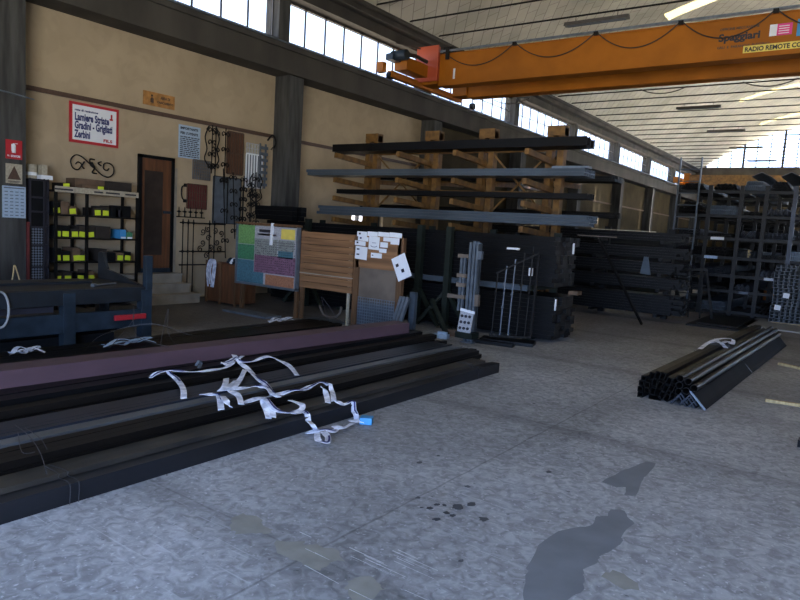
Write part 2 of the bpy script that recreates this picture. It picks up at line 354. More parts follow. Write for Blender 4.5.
# eaves beams left and right, runway beams
for sd, nm in ((-1, 'left'), (1, 'right')):
    X = lambda d: (XW + d) if sd < 0 else (XR - d)
    def bx(q, a, b, z0, z1): x0, x1 = sorted((X(a), X(b))); q.box(x0, x1, Y0, Y1, z0, z1)
    q = MB(); bx(q, -.3, .2, 6.47, 6.75); bx(q, -.3, .45, 6.72, 6.98); bx(q, -.3, .28, 6.98, 7.4); struct('beam_eaves_'+nm, q, 'conc')
    q = MB(); bx(q, -.3, .55, 4.74, 5.2); bx(q, -.3, .6, 5.2, 5.3); bx(q, -.3, .12, 5.3, 5.5); struct('beam_runway_'+nm, q, 'conc')
    q = MB(); bx(q, .34, .44, 5.3, 5.38); bx(q, .37, .41, 5.38, 5.42); o = q.obj('crane_rail', 'rust'); tag(o, 'steel crane rail running on top of the %s concrete runway beam' % nm, 'rail')
    q = MB(); x = X(.66); q.tube([(x, Y0, 5.3), (x, Y1, 5.3)], .018); o = q.obj('conduit_pipe', 'galv'); tag(o, 'thin pale conduit pipe along the %s runway beam' % nm, 'pipe')
    q = MB(); x = X(.5); q.tube([(x, Y0, 6.86), (x, Y1, 6.86)], .04); o = q.obj('gutter_pipe', 'conc'); tag(o, 'long pipe under the eaves above the %s window strip' % nm, 'pipe')
    for k, yc in enumerate(COLS):
        x0, x1 = sorted((X(-.3), X(.45)))
        q = MB(); q.box(x0, x1, yc-.09, yc+.33, 0, 4.74)
        xa, xb = sorted((X(-.3), X(.12))); q.box(xa, xb, yc-.16, yc+.16, 5.4, 6.47)
        struct('column_%s_%d' % (nm, k+1), q, 'colc')
    # the ledge pipe on the wall and the window strip
    if sd < 0:
        for k in range(len(COLS)-1):
            q = MB(); q.box(XW, XW+.05, COLS[k]+.34, COLS[k+1]-.1, 3.42, 3.49); o = q.obj('trim_%d' % (k+1), 'brn'); o['kind'] = 'structure'
    for k in range(0 if sd < 0 else 4, len(COLS)-1):
        a, b = COLS[k]+.16, COLS[k+1]-.16; n = 8; x0, x1 = sorted((X(-.10), X(-.07)))
        e = bpy.data.objects.new('window_%d' % (k+1 if sd < 0 else k+11), None); C.objects.link(e); e['kind'] = 'structure'
        q = MB(); q.box(x0, x1, a, b, 5.48, 5.54); q.box(x0, x1, a, b, 6.41, 6.48)
        for i in range(n+1):
            y = a+(b-a)*i/n; q.box(x0, x1, y-.018, y+.018, 5.5, 6.48)
        if k > 2: q.box(x0, x1, a, b, 5.98, 6.0)
        q.obj('window_frame', 'frame', e)
        q = MB(); xm = (x0+x1)/2; q.box(xm-.004, xm+.004, a, b, 5.53, 6.45); q.obj('glass', 'gglass' if sd < 0 else 'glass', e)
# little window behind the rack
e = bpy.data.objects.new('window_40', None); C.objects.link(e); e['kind'] = 'structure'
q = MB()
for y in (13.0, 13.38, 13.74, 14.26): q.box(XW-.2, XW-.1, y-.03, y+.03, wz0, wz1)
q.box(XW-.2, XW-.1, 13, 14.3, wz0, wz0+.05).box(XW-.2, XW-.1, 13, 14.3, wz1-.05, wz1).box(XW-.2, XW-.1, 13, 14.3, 1.62, 1.66); q.box(XW-.2, XW-.1, 13.75, 13.95, wz0, wz1); q.obj('window_frame', 'frame', e)
MB().box(XW-.16, XW-.15, 13, 14.3, wz0, wz1).obj('glass', 'glass', e)
# far gable
struct('wall_far', MB().box(XW-.3, XR+.3, Y1, Y1+.3, 0, 7.0), 'darkwall')
struct('beam_gable', MB().box(XW, XR, Y1-.35, Y1, 6.25, 7.1), 'conc')
e = bpy.data.objects.new('window_41', None); C.objects.link(e); e['kind'] = 'structure'
q = MB(); x = -10.3; i = 0
while x < 7:
    w = .07 if i % 3 == 0 else .025; q.box(x-w, x+w, Y1+.05, Y1+.15, 7.05, max(7.15, vz(x)-.02)); x += .78; i += 1
z = 7.75
while z < 10:
    dx = math.sqrt(max(0, VR*VR-(z-VZ)**2)); q.box(max(VX-dx, -10.6), min(VX+dx, 7.2), Y1+.08, Y1+.13, z-.02, z+.02); z += .75
q.obj('window_frame', 'frame', e)
n = 30; xs = [-10.5+17.6*i/n for i in range(n+1)]
q = MB(); q.add([(x, Y1+.1, 7.05) for x in xs] + [(x, Y1+.1, max(7.1, vz(x))) for x in xs], [(i, i+1, n+2+i, n+1+i) for i in range(n)]); q.obj('glass', 'gglass', e)
# near wall behind the camera with a wide open doorway
DX0, DX1, DZ = -3.0, 6.2, 4.0
q = MB(); q.box(XW-.3, DX0, Y0-.3, Y0, 0, 7.1).box(DX1, XR+.3, Y0-.3, Y0, 0, 7.1).box(DX0, DX1, Y0-.3, Y0, DZ, 7.1)
vs = [(x, Y0-.15, 7.05) for x in xs] + [(x, Y0-.15, max(7.1, vz(x)+.05)) for x in xs]; q.add(vs, [(i, i+1, n+2+i, n+1+i) for i in range(n)])
struct('wall_near', q, 'wall')
# tie rods across the vault
Y = 13.05; ties = []
while Y < 49.5:
    q = MB().tube([(-10.72, 0, 0), (7.3, 0, 0)], .022, 6) if not ties else None
    if q: o = q.obj('tie_rod', 'rust')
    else: o = ties[0].copy(); C.objects.link(o)
    o.location = (0, Y, 7.05); tag(o, 'thin dark tie rod spanning the hall under the tiled vault', 'tie rod', 'tie rods under the vault'); ties.append(o); Y += 1.42
for Y in (11.63, 10.2, 8.8, 7.4, 6.0, 4.5, 3.1): o = ties[0].copy(); C.objects.link(o); o.location = (0, Y, 7.05)
# hanging lamps
lp = None
LLAB = ['unlit strip lamp nearest the camera, above the orange crane girder', 'unlit strip lamp just beyond the crane girder', 'unlit strip lamp hanging second beyond the crane girder', 'unlit strip lamp hanging third beyond the crane girder', 'unlit strip lamp hanging farthest off, before the gable window']
for k, Y in enumerate((15.9, 27.2, 32.9, 38.5, 44.3)):
    if lp is None:
        lp = thing('strip_lamp', '', 'lamp', (0, 0, 0)); q = MB().prism([(-.1, 0), (.1, 0), (.05, .09), (-.05, .09)], 1.57, 'x', off=(-6.87, 0, 6.84)); q.obj('housing', 'lamp', lp)
        q = MB().tube([(-6.8, -.05, 6.835), (-5.37, -.05, 6.835)], .018, 6).tube([(-6.8, .05, 6.835), (-5.37, .05, 6.835)], .018, 6); q.obj('lamp_tube', 'grate', lp)
        q = MB().tube([(-6.6, 0, 6.92), (-6.6, 0, 7.05)], .008, 5).tube([(-5.57, 0, 6.92), (-5.57, 0, 7.05)], .008, 5); q.obj('hanger', 'rust', lp); r = lp
    else:
        r = lp.copy(); C.objects.link(r)
        for ch in list(lp.children): c = ch.copy(); C.objects.link(c); c.parent = r
    r.location = (0, Y, 0); tag(r, LLAB[k], 'lamp', 'unlit strip lamps under the vault')
# floor patches and spots
def patch(name, pts, m, z=.003):
    q = MB(); n = len(pts); q.add([(x, y, z) for x, y in pts], [tuple(range(n))]); me = bpy.data.meshes.new(name); me.from_pydata(q.v, [], q.f)
    if me.polygons[0].normal.z < 0: me.flip_normals()
    me.materials.append(K[m]); o = bpy.data.objects.new(name, me); C.objects.link(o); o['kind'] = 'structure'; return o
def rough(pts, n=4, a=.012):
    out = []
    for i, p in enumerate(pts):
        r_ = pts[(i+1) % len(pts)]
        for k in range(n): t = k/n; out.append((p[0]+(r_[0]-p[0])*t+random.uniform(-a, a), p[1]+(r_[1]-p[1])*t+random.uniform(-a, a)*1.5))
    return out
patch('floor_patch', rough([(-1.21, 2.89), (-1.26, 3.15), (-1.25, 3.38), (-1.18, 3.53), (-1.13, 3.62), (-1.16, 3.74), (-1.11, 3.79), (-1.13, 3.89), (-1.06, 3.94), (-1.01, 3.86), (-.96, 3.8), (-.97, 3.62), (-.94, 3.52), (-.94, 3.38), (-.97, 3.26), (-.96, 3.2), (-.99, 3.06), (-.96, 3.01), (-.92, 2.9), (-.95, 2.76), (-1.0, 2.62), (-1.08, 2.6), (-1.13, 2.7), (-1.17, 2.8)], 3, .008), 'stain')
patch('floor_patch', rough([(-1.32, 4.3), (-1.3, 4.52), (-1.24, 4.83), (-1.21, 4.96), (-1.14, 4.98), (-1.13, 4.65), (-1.11, 4.53), (-1.08, 4.22), (-1.13, 4.19), (-1.17, 4.32), (-1.22, 4.28)], 3, .008), 'stain')
patch('floor_patch', rough([(-.91, 3.07), (-.87, 3.18), (-.75, 3.12), (-.69, 3.06), (-.78, 3.03)], 3, .01), 'stain2')
for u, v, s in [(65, 210, 1.), (128, 187, .6), (60, 327, .7), (100, 362, 1.), (123, 350, .8), (148, 352, .7), (190, 358, 1.6), (237, 350, 1.4), (177, 387, .8), (120, 399, 1.), (155, 378, .9), (280, 399, 1.3), (495, 241, 1.), (445, 12, .8), (225, 290, .9), (203, 538, .7), (72, 360, .5)]:
    p = at(400+u/3.333, 400+v/3.333); r0 = .02*s
    patch('floor_stain', [(p.x+math.cos(t)*r0*random.uniform(.7, 1.4), p.y+math.sin(t)*r0*random.uniform(.8, 1.6)) for t in [2*PI*k/12 for k in range(12)]], 'spot', .0035)
for c_, w in (((250, 525), (.14, .1)), ((305, 555), (.2, .12)), ((318, 560), (.1, .1)), ((365, 588), (.13, .1))):
    p = at(*c_); patch('floor_patch', rough([(p.x+math.cos(t)*w[0]*random.uniform(.5, 1.2), p.y+math.sin(t)*w[1]*random.uniform(.5, 1.3)) for t in [2*PI*k/10 for k in range(10)]], 3, .01), 'stain2', .0015+c_[0]*1e-6)

for k in range(16):
    u = 330+random.uniform(-35, 75); v = 552+random.uniform(-22, 36)+(u-330)*.25; p = at(u, v); l = random.uniform(.05, .28); w_ = random.uniform(.0015, .004); a_ = random.uniform(-.06, .02)
    patch('floor_scratch', [(p.x, p.y), (p.x+l, p.y+a_*l), (p.x+l, p.y+a_*l+w_), (p.x, p.y+w_*2)], 'scratch', .0042)
# ================================================================== CRANE
def ibox(q, x0, x1, yc, w, z0, z1, fl=.4):
    q.box(x0, x1, yc-w/2, yc+w/2, z0+.03, z1-.03).box(x0, x1, yc-fl/2, yc+fl/2, z0, z0+.03).box(x0, x1, yc-fl/2, yc+fl/2, z1-.03, z1)
cr = thing('bridge_crane', 'orange overhead bridge crane spanning the hall with a maker\'s name on its girder', 'crane', (-10.6, 15.9, 5.5))
q = MB(); ibox(q, -9.95, 7.0, 15.2, .34, 5.45, 6.28, .38); q.obj('girder', 'orange', cr, bevel=.006)
q = MB(); ibox(q, -9.95, 7.0, 16.75, .34, 5.45, 6.28, .38); q.obj('girder', 'orange', cr, bevel=.006)
q = MB(); q.box(-10.66, -10.5, 13.7, 17.2, 5.46, 5.62).box(-10.6, -10.2, 13.9, 14.9, 5.66, 5.98).box(-10.42, -9.95, 14.95, 15.45, 5.5, 6.15).box(-10.42, -9.95, 16.5, 17.0, 5.5, 6.15); q.obj('end_carriage', 'orange', cr, bevel=.01)
q = MB(); q.box(7.0, 7.25, 13.5, 18.3, 5.56, 5.86); q.obj('end_carriage', 'orange', cr)
for y in (13.75, 18.0): MB().tube([(-10.66, y, 5.5), (-10.54, y, 5.5)], .1, 16).obj('wheel', 'rust', cr)
q = MB(); q.box(-10.59, -9.9, 14.86, 14.9, 5.56, 6.48).box(-10.57, -9.92, 14.9, 15.0, 5.58, 6.46); b_ = q.obj('control_cabinet', 'redbox', cr, bevel=.008)
q = MB().tube([(-10.5, 14.855, 5.98), (-10.5, 14.835, 5.98)], .05, 12); q.obj('lock', 'rust', b_)
q = MB(); q.tube([(-10.55, 13.75, 5.98), (-10.1, 13.75, 5.98)], .13, 14).tube([(-10.7, 13.75, 5.98), (-10.55, 13.75, 5.98)], .09, 14).box(-10.62, -10.4, 13.55, 13.95, 5.85, 6.0); q.obj('drive_motor', 'blue', cr)
q = MB().box(-10.7, -10.5, 13.3, 13.45, 5.5, 5.75); q.obj('buffer', 'orange', cr)
q = MB().tube([(-10.3, 14.0, 6.05), (-10.3, 14.4, 6.12), (-10.2, 14.8, 6.05)], .05, 8); q.tube([(-10.35, 13.6, 6.25), (-10.3, 14.6, 6.35)], .02, 6); q.obj('gear_shaft', 'cable', cr)
q = MB().box(-9.9, 7.0, 14.93, 14.99, 6.3, 6.345); q.obj('cable_track', 'galv', cr)
q = MB().box(-9.8, -9.5, 14.95, 15.1, 6.28, 6.42).box(-9.7, -9.6, 14.9, 14.95, 6.1, 6.4); q.obj('cable_clamp', 'rust', cr)
ax = [-9.78, -7.72, -5.69, -3.86, -2.1, -.3, 1.5, 3.3, 5.1]
for a, b in zip(ax, ax[1:]):
    q = MB(); q2 = MB(); q.tube([(a+.05+(b-a-.1)*t, 14.93, 6.27-4*.40*t*(1-t)) for t in [i/16 for i in range(17)]], .013, 6)
    q2.box(b-.05, b+.05, 14.9, 14.96, 6.24, 6.32)
    q.obj('festoon_cable', 'cable', cr); q2.obj('cable_trolley', 'rust', cr)
for a, b in ((-9.3, -8.2), (-5.2, -4.1), (-2.9, -1.8)):
    MB().tube([(a+(b-a)*t, 17.0, 5.42-4*.13*t*(1-t)) for t in [i/12 for i in range(13)]], .013, 6).obj('slack_cable', 'cable', cr)
yf = 15.027
text('number', '1', (-9.56, yf, 5.62), .26, 'white', cr, 'y')
text('maker_name', 'Spaggiari', (-3.11, yf, 5.83), .15, 'ink', cr, 'y', .76)
text('small_lettering', 'OFFICINE MECCANICHE', (-3.1, yf, 6.04), .05, 'brn', cr, 'y', .72)
text('small_lettering', 'GRU  E  PARANCHI  ELETTRICI', (-3.12, yf, 5.68), .05, 'brn', cr, 'y', .95)
q = MB().box(-2.63, -1.2, yf-.003, yf, 5.55, 5.69); st = q.obj('yellow_sticker', 'yel2', cr)
text('lettering', 'RADIO REMOTE CONTROL', (-2.6, yf-.005, 5.575), .09, 'ink', cr, 'y', 1.36)
MB().box(-2.19, -2.06, yf-.003, yf, 5.83, 6.05).obj('white_sticker', 'white', cr)
MB().box(-2.06, -1.8, yf-.003, yf, 5.83, 6.05).obj('pink_sticker', 'pink', cr)
q = MB()
for i in range(4): q.box(-2.03, -1.85, yf-.005, yf-.003, 5.86+i*.045, 5.875+i*.045)
q.obj('lettering', 'white', cr)
MB().box(-1.72, -1.4, yf-.003, yf, 5.78, 6.1).obj('blue_sticker', 'skyb', cr)
MB().box(-2.4, -1.0, 15.012, 15.03, 5.455, 5.478).obj('blue_tape', 'skyb', cr)
# far crane
cr2 = thing('bridge_crane', 'far orange bridge crane in front of the gable window', 'crane', (-10.4, 45, 5.5))
q = MB(); ibox(q, -10.3, 7.1, 45, .35, 5.35, 6.1, .4); q.obj('girder', 'rackor', cr2)  # darker than the near girder's orange, its shade put into the colour
q = MB().box(-10.75, -10.45, 43.5, 46.5, 5.5, 5.85).box(-10.45, -10.1, 44.8, 45.2, 5.5, 6.2); q.obj('end_carriage', 'orange', cr2)

# ================================================================== LEFT PILE
RZ = 0.0
def bundle(name, x0, x1, ztop, ylo, yhi, kind, a, b, m, label, group, jit=.06, ms=None):
    nx = max(1, round((x1-x0)/a)); nz = max(1, round(ztop/b)); w = (x1-x0)/nx; h = ztop/nz
    w = round(w, 4); h = round(h, 4)
    for j in range(nz):
        for i in range(nx):
            if j < nz-1 and 0 < i < nx-1: continue
            L = round(yhi-ylo-random.choice((0, .03, .07)), 3)
            mm = (random.choice(ms) if ms else m)
            bar(kind, x0+w*(i+.5), ylo, j*h+(random.uniform(0, .007) if j == nz-1 and nx > 1 else 0), w-.003, h-.002, .006, L, 'y', mm, label, group)
bundle('D', -3.55, -3.44, .115, .75, 6.92, 'tube', .11, .115, 'edge', 'wide black tube along the outer edge of the left pile, beside the open floor', None)
bundle('D2', -3.74, -3.555, .14, .75, 6.78, 'tube', .09, .14, 'worn', 'worn brownish steel tube just behind the outermost black tube of the left pile', 'worn brown tubes near the edge of the left pile')
bundle('C', -4.0, -3.77, .20, .9, 7.05, 'tube', .075, .05, 'brownD', 'dark brown steel tube in the stacked bundle between worn tubes and grey channels', 'dark brown tubes of the second bundle')
bundle('B1', -4.16, -4.05, .205, .85, 7.12, 'tube', .11, .1, 'lsteel', 'light grey steel tube beside the dark brown tube bundle in the left pile', 'light grey tubes of the third bundle')
bundle('B2', -4.47, -4.17, .215, .85, 7.0, 'tube', .06, .0717, 'bsteel', 'blue grey steel tube in the middle bundle of the left pile', 'blue grey tubes in the middle bundle')
bundle('A1', -4.63, -4.52, .16, .9, 7.45, 'tube', .055, .08, 'black', 'black steel tube in the low row behind the blue grey bundle', 'black tubes in the low row')
bundle('A2', -4.76, -4.64, .23, .9, 7.4, 'tube', .06, .0575, 'brown', 'rusty brown steel tube in the narrow stack behind the middle bundle', 'rusty brown tubes in the narrow stack')
bundle('A3', -5.42, -4.78, .262, .9, 7.3, 'tube', .08, .0655, 'black', 'black steel tube in the wide stack under the purple beam', 'black tubes under the purple beam')
bundle('E', -7.25, -6.6, .09, 1.6, 7.7, 'flat', .11, .045, 'brownD', 'brown flat bar lying on the floor between purple beam and blue bench', 'brown flat bars behind the purple beam')
q = MB(); q.prism([(-.125, 0), (.125, 0), (.125, .135), (-.125, .135)], 7.2, 'y', [(-.117, .008), (.117, .008), (.117, .127), (-.117, .127)])
o = q.obj('box_beam', 'purple'); o.location = (-5.36, -.2, .264); o.rotation_euler = (0, 0, -math.atan2(.27, 4.79)); tag(o, 'large dull purple box beam lying on top of the black tubes', 'steel beam')
def HX(x):
    for lim, h in ((-5.42, .14), (-4.78, .27), (-4.64, .235), (-4.5, .17), (-4.17, .22), (-4.04, .21), (-3.75, .205), (-3.55, .145), (-3.43, .12)):
        if x < lim: return h
    return .0
def drape(x, y, lift=.012):
    z = .25
    for _ in range(8): p = at(x, y, z); z = z*.5 + (HX(p.x)+lift)*.5
    return at(x, y, z)
def strap(paths, label, o4=(140, 330), s=4., w=.047, stripe=True, group='white lifting slings on the left pile'):
    root = thing('lifting_sling', label, 'lifting sling', drape(o4[0]+paths[0][0][0]/s, o4[1]+paths[0][0][1]/s), group)
    for i, pth in enumerate(paths):
        pts = [drape(o4[0]+u/s, o4[1]+v/s, .012+.006*i+(.012 if 0 < k < len(pth)-1 else 0)) for k, (u, v) in enumerate(pth)]
        pts = catmull(pts, 6)
        for p in pts: p.z = max(p.z, HX(p.x)+.006)
        tw = random.uniform(.15, .35); sp = MB().ribbon(pts, w, tw=tw).obj('webbing', 'strap', root)
        if stripe and len(pth) > 3:
            h0 = random.choice((0, len(pts)//3)); MB().ribbon([p+Vector((.006, .006, .006)) for p in pts][h0:h0+len(pts)//2], w*.3, .003, tw=tw).obj('stripe', 'navy', sp)
    return root
strap([[(40, 192), (70, 172), (112, 163), (150, 164), (220, 168), (290, 160), (345, 150), (372, 128)], [(110, 170), (145, 195), (172, 235), (175, 275)]], 'white lifting sling with one end hanging off the back of the left pile')
strap([[(330, 135), (360, 125), (385, 110), (400, 125), (450, 125), (510, 105), (560, 122), (600, 145), (628, 180)], [(325, 130), (350, 140), (375, 135)], [(375, 100), (390, 115), (410, 105)]], 'white lifting sling knotted at the top and running right towards the purple beam')
strap([[(395, 130), (430, 155), (470, 195), (505, 220), (535, 258), (560, 265)], [(420, 160), (402, 195), (375, 230)]], 'white lifting sling crossing diagonally down the middle of the left pile')
strap([[(240, 258), (285, 258), (315, 265), (325, 320)], [(330, 240), (342, 215), (345, 195)], [(318, 245), (350, 228), (385, 203)], [(330, 240), (420, 232), (470, 226), (505, 232), (530, 258)], [(360, 245), (392, 262), (405, 298)], [(330, 265), (345, 285), (365, 312)]], 'bunch of white sling ends gathered in a knot on the blue grey tubes')
strap([[(415, 292), (480, 272), (540, 265), (600, 245), (650, 240), (690, 222), (728, 210), (765, 240), (775, 285)], [(722, 225), (742, 250), (752, 292)], [(486, 280), (503, 315), (514, 355)], [(505, 275), (540, 318), (590, 332), (640, 322), (648, 300), (600, 282)], [(500, 278), (525, 305), (532, 350)]], 'long white lifting sling looping over the dark brown tubes towards the edge')
strap([[(612, 335), (655, 352), (690, 380), (705, 400)], [(665, 415), (700, 405), (740, 400), (775, 405), (790, 392)], [(710, 410), (712, 440), (745, 452), (752, 430), (735, 408)]], 'white lifting sling hanging over the outer edge with its loop on the floor')
r = strap([[(60, 325), (95, 338), (125, 355), (142, 375), (145, 398)], [(118, 402), (150, 405), (175, 412)], [(55, 425), (90, 432), (130, 415)]], 'white lifting sling with a blue end tag lying by the outer edge of the pile', (320, 320))
p = at(366, 424, .0); MB().box(p.x-.05, p.x+.05, p.y-.04, p.y+.05, .005, .06, Matrix.Rotation(.5, 3, 'Z')).obj('end_tag', 'skyb', r)
q = MB().ribbon(catmull([drape(196, 366, .02), drape(199, 361, .06), drape(201, 363, .03), drape(198, 369, .02)]), .03); tag(q.obj('plastic_tag', 'grate'), 'small grey plastic tag between the slings and the purple beam', 'tag')
# small wires
def wires(name, lst, label, r=.0025, m='wire', group=None):
    q = MB()
    for pth in lst: q.tube(catmull(pth, 5), r, 5)
    return tag(q.obj(name, m), label, 'wire', group)
for k, (x, lab) in enumerate(((67, 'doubled tie wire around the outer black tube nearest the camera'), (472, 'thin tie wire around the outer black tube near its far end'))):
    y = 489 if k == 0 else 378
    b = at(x, y + (14 if k == 0 else 0)); L = []
    for dy in (0, .05): L.append([(-3.434, b.y+dy, .0), (-3.434, b.y+dy, .118), (-3.55, b.y+dy, .12), (-3.56, b.y+dy, .145), (-3.72, b.y+dy*.5, .145)])
    wires('tie_wire', L, lab)
wires('tie_wire', [[drape(15, 425), drape(28, 435, .05), drape(40, 452, .03), drape(47, 474, .01)], [drape(18, 432), drape(22, 452, .06), drape(35, 452, .05)], [drape(25, 428), drape(40, 438, .04), drape(47, 449, .01)]], 'curled tie wire on the brown tubes at the near end of the left pile')
wires('tie_wire', [[(-5.4, 3.15, .405), (-5.6, 3.5, .6), (-5.75, 3.6, .72), (-5.6, 3.55, .45), (-5.15, 3.6, .41)], [(-5.3, 3.6, .41), (-5.55, 3.85, .7), (-5.45, 3.8, .45), (-5.0, 3.75, .28)], [(-5.9, 3.2, .3), (-6.1, 3.5, .4), (-5.9, 3.9, .5), (-5.5, 4.1, .41)]], 'loose wire loops sticking up from the purple beam')
wires('tie_wire', [[(-5.35, 6.0, .41), (-5.5, 6.0, .72), (-5.3, 6.15, .43), (-4.95, 6.2, .41), (-4.9, 6.25, .27)]], 'thin black wire standing up at the far end of the purple beam', .0025, 'ink')
def rag(name, x, y, z, l, label, rz=0., m='strap', n=3):
    root = thing(name, label, 'plastic sheet', (x, y, z))
    for k in range(n):
        pts = [(x+math.sin(k*2.1)*.06+.05*math.sin(t*6+k), y-l/2+l*t, z+.02+.05*abs(math.sin(t*5+k*1.3))) for t in [i/12 for i in range(13)]]
        MB().ribbon(pts, .05).obj('fold', m, root)
rag('plastic_wrapping', -6.95, 3.15, .095, .3, 'crumpled clear plastic strip on the floor beneath the blue bench')
rag('plastic_wrapping', -6.8, 4.2, .095, .6, 'crumpled blue white plastic lying behind the purple beam', m='cal')
rag('plastic_wrapping', -7.6, 7.35, .0, .5, 'white plastic strip on the floor under the two wooden boards')

# ================================================================== RIGHT BUNDLE
rz = -math.atan2(.13, 6.0)
GT = 'rectangular tubes of the right floor bundle'
for x, z, w, h, t in [(-1.76, .20, .05, .08, .1), (-1.70, .225, .05, .08, .2), (-1.645, .228, .05, .08, .2), (-1.585, .19, .05, .08, .35), (-1.525, .2, .05, .06, .3), (-1.825, .185, .05, .05, 0), (-1.85, .125, .05, .05, 0), (-1.85, .065, .05, .05, 0), (-1.845, .0, .055, .055, 0), (-1.785, .115, .05, .06, 0), (-1.79, .055, .05, .05, 0), (-1.725, .14, .05, .08, .15), (-1.672, .125, .05, .08, .3), (-1.615, .1, .05, .08, .35), (-1.555, .12, .05, .07, .3), (-1.59, .015, .05, .08, .4), (-1.645, .02, .05, .08, .3), (-1.73, .055, .05, .07, .1), (-1.7, .0, .12, .05, 0), (-1.53, .045, .05, .07, .2)]:
    bar('tube', x, 7.03+random.uniform(-.02, .03), z, w, h, .004, 6.0, 'y', random.choice(['black', 'black', 'brownD']), 'black rectangular tube in the left half of the bundle on the open floor', GT, rz, t)
for x, z in [(-1.46, .245), (-1.388, .222), (-1.462, .172), (-1.33, .16), (-1.47, .1), (-1.39, .128)]:
    bar('pipe', x, 7.0+random.uniform(-.02, .04), z, .036, 0, .005, 6.0, 'y', 'black', 'round dark pipe on top of the angle bars in the bundle on the open floor', 'round pipes of the right floor bundle', rz)
for x, z, a in [(-1.455, .0, .17), (-1.44, .03, .17), (-1.37, .0, .17), (-1.355, .03, .17), (-1.285, .0, .17), (-1.31, .025, .2)]:
    bar('angle', x, 7.0, z, a, 0, .012, 6.0, 'y', 'matte' if a == .2 else 'bsteel', 'steel angle bar with a bright cut end under the round pipes', 'angle bars of the right floor bundle', rz)
q = MB().prism([(-.02, 0), (.0, .02), (-.0, .02)], .01, 'y')
q = MB(); q.prism([(-.075, .165), (-.062, .172), (.1, .01), (.088, .0)], 6.0, 'y'); o = q.obj('angle_bar', 'matte'); o.location = (-1.29, 7.0, .0); o.rotation_euler = (0, 0, rz); MB().prism([(-.078, .163), (-.058, .172), (.104, .01), (.084, .0)], .006, 'y', off=(0, -.007, 0)).obj('cut_end', 'galv', o); tag(o, 'wide black steel angle leaning along the right side of the floor bundle', 'steel bar')
sl = thing('lifting_sling', 'white lifting sling bunched over the tubes of the bundle on the open floor', 'lifting sling', at(712, 346, .29))
def rb(pts, w=.06): return [at(640+u/5, 240+v/5, z) for u, v, z in pts]
for pth in ([(300, 545, .3), (340, 515, .31), (385, 497, .34), (430, 492, .35), (465, 500, .33), (462, 522, .3)], [(355, 515, .3), (395, 510, .33), (430, 540, .3)], [(380, 495, .32), (400, 515, .36), (440, 505, .33), (455, 520, .31)]):
    s_ = MB().ribbon(catmull(rb(pth)), .055).obj('webbing', 'strap', sl)
q = MB()
q.tube([(-1.9, 9.6, .02), (-1.86, 9.6, .2), (-1.7, 9.62, .31), (-1.45, 9.62, .33), (-1.28, 9.62, .17), (-1.12, 9.62, .0)], .004, 5)
tag(q.obj('tie_wire', 'wire'), 'thin tie wire around the middle of the bundle on the open floor', 'wire')
# timber, plates at the right edge
for (a, b, lab) in (((779, 365), (806, 371), 'yellowish timber plank on the floor beyond the tube bundle, at the frame edge'), ((765, 402), (806, 408), 'pale thin timber lath on the floor in front of the yellowish plank')):
    p = at(*a); s_ = at(*b); q = MB().bar((p.x, p.y, .02), (s_.x, s_.y, .02), .07 if a[1] < 400 else .04, .035); q.v = [(x, y, z) for x, y, z in q.v]; tag(q.obj('timber_plank', 'pine', bevel=.004), lab, 'timber')
p = at(800, 447); tag(MB().box(p.x-.02, p.x+.05, p.y-.02, p.y+.1, 0, .06).obj('steel_offcut', 'black'), 'small black steel offcut on the floor at the right frame edge', 'offcut')
tag(MB().prism([(0, 0), (1.9, 0), (1.9, .03), (0, .03)], 2.6, 'y', off=(-2.1, 15.35, 0)).obj('steel_plate', 'plate', bevel=.004), 'light grey steel plate on the floor under the channel stack', 'steel plate')
q = MB().box(-3.0, -2.0, 14.3, 17.0, .0, .03).box(-2.85, -2.1, 14.6, 17, .03, .05); tag(q.obj('steel_plate', 'bluedk'), 'dark steel sheet lying on the floor before the right rack', 'steel plate')
# channel stack
for r_ in range(17):
    for c in range(8):
        if r_ > 14 and c > 3: continue
        bar('channel', -1.72+c*.1+(.02 if (r_//5) % 2 else 0), 16.6+random.uniform(-.03, .03), .06+r_*.075, .09, .062, .012, .75, 'y', 'grate', 'galvanised channel with pale open end in the tall stack at the right frame edge', 'channels in the tall right stack')
tag(MB().box(-1.75, -.9, 16.7, 16.8, .03, .06).box(-1.75, -.9, 17.1, 17.2, .03, .06).obj('timber_bearer', 'pine'), 'low timber bearers under the tall channel stack', 'timber')
for k, (x, z, lab) in enumerate(((-1.48, .66, 'upper white paper tag on the end of the channel stack'), (-1.62, .38, 'lower white paper tag on the end of the channel stack'))):
    tag(MB().box(x-.06, x+.06, 16.54, 16.545, z-.05, z+.06, Matrix.Rotation(.1, 3, 'Y')).obj('paper_tag', 'white'), lab, 'tag')

# ================================================================== RIGHT RACK
rk = thing('storage_rack', 'tall dark pigeonhole rack filled with steel sections, beyond the open floor', 'rack', (-4.2, 17.5, 0))
UX = [-4.15, -3.42, -2.72, -2.2, -1.62, -.9, -.2, .6]; SZ = [.12, .62, .99, 1.42, 1.88, 2.42, 3.0]
for x in UX:
    for y in (17.5, 20.0, 22.5):
        q = MB(); q.box(x-.045, x+.045, y-.045, y+.045, 0, 3.12)
        q.obj('upright', 'bluedk' if x != -1.62 else 'bsteel', rk)
for z in SZ:
    for y in (17.5, 20.0, 22.5):
        q = MB(); q.box(UX[0], UX[-1], y-.04, y+.04, z-.07, z)
        q.obj('shelf_beam', 'bluedk', rk)
kinds = [('tube', .06, .06, 'bsteel'), ('tube', .08, .04, 'black'), ('pipe', .028, 0, 'black'), ('channel', .08, .05, 'bsteel'), ('flat', .12, .02, 'black'), ('tube', .04, .1, 'galvx'), ('angle', .1, 0, 'bsteel'), ('pipe', .04, 0, 'brownD')]
rowname = ['floor', 'lowest', 'second', 'third', 'fourth', 'fifth', 'top']
